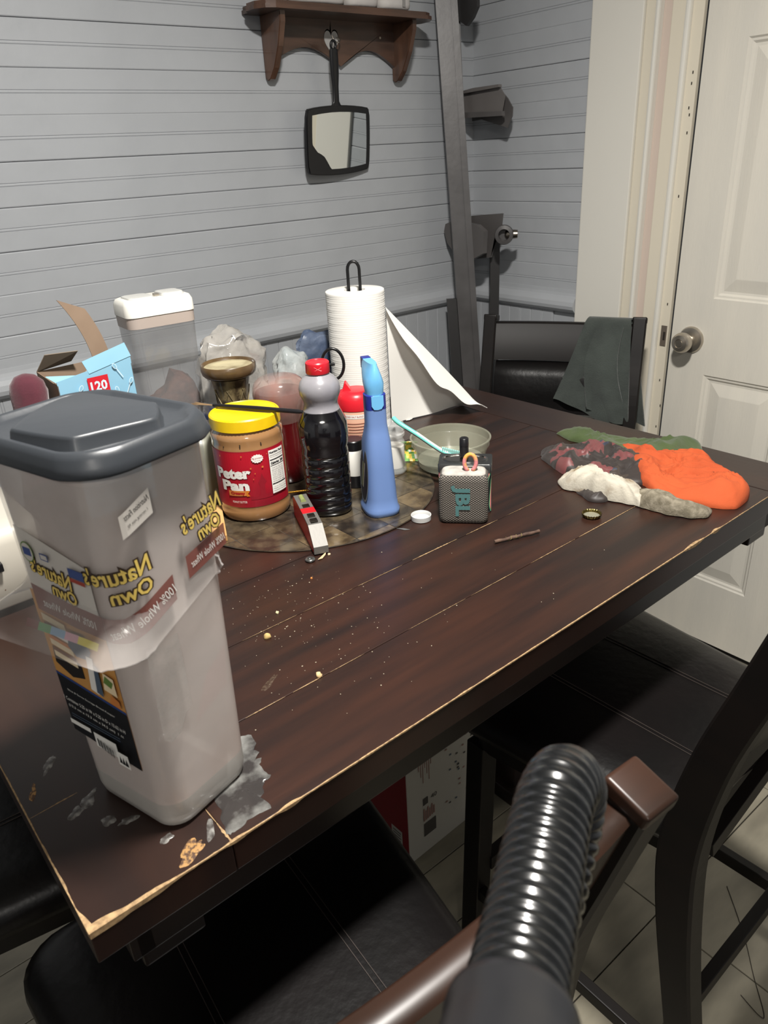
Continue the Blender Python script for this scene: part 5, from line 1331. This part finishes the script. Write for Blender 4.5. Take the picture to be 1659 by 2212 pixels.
# ================================================================== TOWEL on the far chair
TOWL = root('hand_towel', 'dark green grey hand towel draped over the far chair back', 'towel', c1.location.copy(), c1.rotation_euler.z)
TWM = mat('dark teal grey terry', (62, 68, 64), .95, sheen=.3, bump=.0014, bscale=260, col2=(52, 57, 54), scale=18)
def railY(x, z): return -.020-(z-.78)*.265-.013*(1-(x/.18)**2)
def towf(u, v):
    # v: 0 front bottom .. 1 back bottom, arc over the rail at v~.5
    Lf, Lb, top = .245, .215, .992
    x0, x1 = -.178, -.068
    spread = abs(v-.5)*2
    x = x0+(x1-x0)*u
    x += spread*(u-.35)*.095+(.014 if v < .5 else -.03)*spread
    th = .020+.003*math.sin(u*9)
    if v < .44: s = (.44-v)/.44; z = top-.004-Lf*s*(1-.12*u*s+.07*math.sin(u*5)); y = railY(x, max(z, .78))+th+.010*s+.006*math.sin(u*14+s*3)*s
    elif v > .56: s = (v-.56)/.44; z = top-.004-Lb*s*(1+.25*(1-u)*s); y = railY(x, max(z, .78))-th-.006*s+.005*math.sin(u*12+2)*s
    else: a = (v-.44)/.12*PI; z = top-.004+.0125*math.sin(a); y = railY(x, top)+th*math.cos(a)
    return (x, y, z)
bm = BM(); sheet_grid(bm, 26, 60, towf); solidify(bm, .004); obj('towel_cloth', bm, TWM, TOWL, 80)
bm = BM(); sheet_grid(bm, 12, 26, lambda u, v: (towf(.15+u*.55, .43*(1-v))[0]+.016*math.sin(v*4)-.02*v, towf(.15+u*.55, .43*(1-v))[1]+.0075+.004*math.sin(v*5), towf(.15+u*.55, .43*(1-v))[2])); solidify(bm, .0035); obj('folded_layer', bm, TWM, TOWL, 80)

# ================================================================== HOSE
HS = root('vacuum_hose', 'black ribbed vacuum hose with smooth grey cuff arching up in the foreground', 'hose', (.11, .09, 0), 0)
HM = mat('black glossy hose plastic', (13, 14, 15), .24, coat=.5)
CFM = mat('dark grey cuff plastic', (24, 24, 26), .34)
def atd(px, py, dist): return CAM+ray(px, py).normalized()*dist
hp_ = [atd(1098, 2262, .276), atd(1112, 2165, .290), atd(1126, 2085, .303), atd(1143, 2000, .316), atd(1163, 1900, .334), atd(1182, 1800, .352), atd(1200, 1725, .366), atd(1220, 1688, .384), atd(1233, 1708, .402), atd(1224, 1780, .412), atd(1203, 1870, .412), atd(1172, 1980, .405), atd(1135, 2110, .395), atd(1095, 2260, .40), Vector((.150, .110, .80)), Vector((.14, .09, .03))]
pa = smoothpath([Vector(p) for p in hp_], 26)
# resample by length, ribs pitch
def resample(path, ds):
    out = [path[0]]; acc = 0
    for a, b_ in zip(path[:-1], path[1:]):
        seg = (b_-a).length; t = ds-acc
        while t <= seg:
            out.append(a.lerp(b_, t/seg)); t += ds
        acc = (acc+seg) % ds
    return out
rs = resample(pa, .00112)
rad = []
for i in range(len(rs)):
    ph = (i % 6)
    rad.append(.0174-(0, .0001, .0003, .0012, .0014, .0003)[ph])
secs = []
bm = BM(); tube(bm, [q-Vector((.11, .09, 0)) for q in rs], rad, 28); obj('ribbed_hose', bm, HM, HS, 70)
b0 = rs[0]; dr = (rs[6]-rs[0]).normalized(); O_ = Vector((.11, .09, 0))
cpts = [b0+dr*.013, b0+dr*.010, b0+dr*.006, b0+dr*.001, b0-dr*.006, b0-dr*.025, b0-dr*.055]
e_ = cpts[-1]
cpts = cpts+[e_-dr*.02+Vector((-.004, -.006, -.02)), e_-dr*.03+Vector((-.008, -.012, -.10)), Vector((.02, .0, .55)), Vector((.02, .0, .02))]
bm = BM(); tube(bm, [q-O_ for q in cpts], [.0185, .0212, .0214, .0206, .0214, .0220, .0224, .0224, .0224, .0200, .0200], 40); obj('cuff', bm, CFM, HS, 50)
for (ux, l_) in ((-.55, 0), (.75, 1)):
    c_ = b0-dr*.010; sdv = (CR*ux-CF*math.sqrt(1-ux*ux)).normalized(); sdv = (sdv-dr*sdv.dot(dr)).normalized()
    bm = BM(); bar(bm, c_-O_+sdv*.0195, c_-O_+sdv*.0226, .006, .0022, .0005, up=dr); obj('cuff_notch', bm, BLACKP if l_ == 0 else STL, HS)
for (px, py) in ((1003, 2132), (1190, 2178)):
    pass
# ================================================================== UNDER THE TABLE
CRT = root('appliance_carton', 'white and red printed carton standing on the floor under the table', 'box', (.722, .905, 0), math.radians(2))
CW = mat('white printed carton', (176, 172, 162), .5); CRD = mat('dark red carton', (120, 20, 26), .45)
bm = BM(); box(bm, .0, .27, .0, .16, 0, .40, .001, 1); obj('carton_body', bm, CW, CRT)
bm = BM(); box(bm, -.0012, -.0002, .001, .159, .001, .399); obj('red_side', bm, CRD, CRT)
P = Print(lambda u, v, d: (u, -.0004-d, v)); inkb = flat('carton ink', (70, 66, 62), .6); inkr = flat('carton brown ink', (140, 104, 94), .6)
for k in range(7): P.rect(.035+k*.006, .037+k*.006, .25-k % 3*.02, .34, inkr); P.k -= 1
P.k += 1; P.rect(.045, .060, .145, .165, inkb); P.text('40', .078, .156, inkb, h=.012, w=.018)
for k in range(6): P.rect(.045+k*.006, .049+k*.006, .098+k*.001, .135-(k % 2)*.008, inkr); P.k -= 1
P.k += 1; P.rect(.046, .082, .052, .090, inkb)
for k in range(26):
    x, z = random.uniform(.10, .20), random.uniform(.08, .28); P.rect(x, x+.006, z, z+.004, (inkb, inkr, LB['mug'])[k % 3]); P.k -= 1
P.k += 1; P.build('printed_face', CRT)
P = Print(lambda u, v, d: (-.0014-d, u, v)); P.rect(.020, .055, .020, .085, CW)
for k in range(7): P.rect(.024+(k % 2)*.002, .050, .026+k*.008, .029+k*.008, inkb); P.k -= 1
P.k += 1; P.build('side_label', CRT)
bm = BM(); pc = [onz(785, 1745, .30), onz(805, 1790, .24), onz(826, 1850, .12), onz(832, 1868, .02), onz(828, 1840, .006)]
tube(bm, smoothpath(pc, 6), .009, 10)
tag(obj('power_cable', bm, mat('dull white cord', (150, 148, 142), .5), None, 70), 'thick white cable hanging beside the red side of the carton', 'cable')

# ================================================================== MESS ON THE TABLE
RES = mat('dried grey white residue', (48, 45, 44), .22, col2=(136, 136, 132), scale=32, detail=8, coat=.5, bump=.0012, bscale=60, lo=.46, hi=.76)
op = [(522, 1590), (543, 1588), (553, 1605), (545, 1617), (560, 1625), (552, 1640), (566, 1636), (560, 1652), (572, 1665), (585, 1675), (575, 1688), (566, 1700), (572, 1712), (562, 1722), (578, 1735), (586, 1745), (560, 1758), (535, 1772), (512, 1795), (497, 1803), (488, 1798), (476, 1770), (478, 1752), (466, 1735), (463, 1722), (490, 1700), (515, 1680)]
bm = BM()
c = onz(520, 1700); R_ = [onz(x, y) for x, y in op]
pl = []
for a, b_ in zip(R_, R_[1:]+R_[:1]):
    for t in (0, .33, .66): q = a.lerp(b_, t); q += Vector((noise.noise(q*300), noise.noise(q*300+Vector((9, 0, 0))), 0))*.0022; pl.append(q)
rings = []
for i in range(9):
    r = 1-i/9.5; rings.append([bm.verts.new((c.x+(q.x-c.x)*r, c.y+(q.y-c.y)*r, TZ+.0002+(0 if i == 0 else .0007+.0005*noise.noise(q*120+Vector((0, 0, i)))))) for q in pl])
n = len(pl)
for a, b_ in zip(rings[:-1], rings[1:]):
    for i in range(n): j = (i+1) % n; bm.faces.new((a[i], a[j], b_[j], b_[i]))
bm.faces.new(rings[-1])
tag(obj('dried_spill', bm, RES, None, 80), 'ragged dried grey white spill on the table beside the bread container base', 'spill')
def blotch(name, px, py, rx, ry, m, label, rot=0, n=40, rag=.35, z=.0004, parent=None):
    c = onz(px, py); bm = BM(); sd_ = random.random()*50
    pts = []
    for k in range(n):
        a = 2*PI*k/n; w_ = 1+rag*noise.noise(Vector((math.cos(a)*1.1, math.sin(a)*1.1, sd_)))*1.5+.12*noise.noise(Vector((math.cos(a)*4, math.sin(a)*4, sd_)))
        x, y = rx*w_*math.cos(a), ry*w_*math.sin(a); pts.append((x*math.cos(rot)-y*math.sin(rot), x*math.sin(rot)+y*math.cos(rot)))
    top_ = [bm.verts.new((x*.8, y*.8, z)) for x, y in pts]; lo_ = [bm.verts.new((x, y, .0001)) for x, y in pts]
    bm.faces.new(top_)
    for i in range(n): j = (i+1) % n; bm.faces.new((lo_[i], lo_[j], top_[j], top_[i]))
    o = obj(name, bm, m, None, 60); o.location = (c.x, c.y, TZ); tag(o, label, 'spill'); return o
WAX = mat('white wax drips', (84, 80, 77), .3, col2=(134, 132, 128), scale=120, amap=(.3, .9), coat=.5)
PEEL = mat('peeled tan veneer', (70, 48, 34), .7, col2=(150, 114, 68), scale=240, lo=.42, hi=.55, bump=.0008, bscale=300)
blotch('wax_drip', 163, 1757, .0085, .0060, WAX, 'round white wax drip left of the bread container base', .6)
blotch('wax_drip', 190, 1728, .0120, .0055, WAX, 'white wax smear touching the bread container base, left side', .9, rag=.6)
blotch('wax_drip', 236, 1772, .0070, .0060, WAX, 'small white wax blob in front of the container label side', .2, rag=.6)
blotch('wax_drip', 276, 1772, .0070, .0045, WAX, 'white wax blob touching the container base, nearest its label', 0, rag=.6)
blotch('wax_drip', 360, 1812, .0065, .0040, WAX, 'white wax drip right below the near corner of the container', 0)
blotch('wax_drip', 455, 1790, .0035, .0120, WAX, 'narrow white wax run beside the dried spill', -.5, rag=.4)
blotch('wax_drip', 105, 1652, .0040, .0125, WAX, 'greyish scrape mark on the left table end board', -.7, rag=.6)
blotch('peeled_patch', 415, 1835, .0150, .0070, PEEL, 'tan peeled veneer patch near the table front edge', .35, rag=.7)
blotch('peeled_patch', 72, 1712, .0028, .0120, PEEL, 'curved tan scratch on the left end of the table', -.35, rag=.5)
blotch('food_smear', 585, 1472, .0130, .0035, mat('dull smear', (82, 66, 52), .6, amap=(.1, .8), scale=200), 'dull brown smear on the second plank', .5, rag=.6)
def crumb_lump(name, px, py, r, col, label):
    c = onz(px, py); bm = BM(); bmesh.ops.create_icosphere(bm, subdivisions=2, radius=r)
    for v in bm.verts: v.co *= 1+.45*noise.noise(v.co*(1.6/r)+Vector((px, 0, 0))); v.co.z = max(v.co.z, -r*.55)+r*.55
    o = tag(obj(name, bm, flat('crumb %s' % label[:9], col, .8), None, 60), label, 'crumb'); o.location = (c.x, c.y, TZ)
crumb_lump('crumb', 578, 1378, .0042, (176, 150, 96), 'largest tan crumb, alone on the middle plank')
crumb_lump('crumb', 599, 1325, .0022, (190, 180, 140), 'small pale crumb above the largest tan crumb')
crumb_lump('crumb', 689, 1461, .0036, (206, 176, 130), 'pale flaky crumb on the plank seam')
crumb_lump('crumb', 711, 1199, .0022, (206, 186, 150), 'pale crumb right of the silver button')
crumb_lump('crumb', 673, 1250, .0016, (190, 120, 60), 'tiny orange crumb below the silver button')
bm = BM(); slab(bm, [(-.012, -.002), (-.004, -.0035), (.006, .000), (.012, .004), (.004, .003), (-.004, .001)], lambda u, v, w_: (u, v, w_+abs(u)*.15), .0004, .0010)
o = tag(obj('wood_splinter', bm, flat('pale splinter', (190, 166, 130), .8)), 'pale splinter lying between the silver button and level', 'splinter'); q = onz(697, 1204); o.location = (q.x, q.y, TZ); o.rotation_euler = (0, 0, .2)
bm = BM(); slab(bm, [(-.011, -.001), (.004, -.003), (.012, .001), (.002, .002)], lambda u, v, w_: (u, v, w_), .0004, .0008)
o = tag(obj('film_sliver', bm, mat('dull film', (110, 112, 112), .2, alpha=.6)), 'thin grey sliver of film at the mat edge left of the white cap', 'film'); q = onz(870, 1143); o.location = (q.x, q.y, TZ); o.rotation_euler = (0, 0, -1.1)
# scattered specks nobody could count
bm = BM(); rnd = random.Random(11)
def speck(x, y, r):
    c = onz(x, y); V = [bm.verts.new((c.x+r*math.cos(a)*rnd.uniform(.6, 1.3), c.y+r*math.sin(a)*rnd.uniform(.6, 1.3), TZ+.0002)) for a in (0, 1.3, 2.4, 3.7, 5)]
    t = bm.verts.new((c.x, c.y, TZ+r*.9)); 
    for i in range(5): bm.faces.new((V[i], V[(i+1) % 5], t))
for k in range(170):
    x = rnd.gauss(640, 130); y = 1330+rnd.gauss(0, 75)
    if x < 475 or y < 1215 or y > 1640 or y > 1990-.64*(x-190): continue
    speck(x, y, rnd.choice((.0004, .0005, .0006, .0009)))
for k in range(80):
    x = rnd.uniform(520, 1500); y = rnd.uniform(1100, 1600)
    if y > 1960-.64*(x-190) or y < 1180: continue
    speck(x, y, rnd.choice((.0005, .0007, .0009)))
o = tag(obj('crumb_specks', bm, flat('pale specks', (156, 146, 126), .8)), 'fine pale crumbs scattered over the dark table planks', 'crumbs'); o['kind'] = 'stuff'
# wire / hair tie under the sheet and thin wire on the floor
pc = [onz(905, 880), onz(940, 872), onz(962, 880), onz(972, 872), onz(990, 862), onz(1000, 866)]
bm = BM(); tube(bm, [Vector((q.x, q.y, TZ+.0016+.002*(i % 2))) for i, q in enumerate(smoothpath(pc, 5))], .0011, 6)
tag(obj('rubber_band', bm, flat('tan rubber', (150, 122, 100), .6), None, 70), 'thin tan rubber cord under the edge of the paper towel sheet', 'cord')
pc = [onz(1570, 1915, 0), onz(1595, 1985, 0), onz(1612, 2040, 0), onz(1628, 2110, 0), onz(1650, 2190, 0), onz(1640, 2195, 0), onz(1600, 2150, 0)]
bm = BM(); tube(bm, [Vector((q.x, q.y, .0012)) for q in smoothpath(pc, 6)], .0008, 6)
tag(obj('thin_wire', bm, flat('dark wire', (50, 44, 38), .5), None, 70), 'thin dark wire lying on the pale floor tiles at lower right', 'wire')
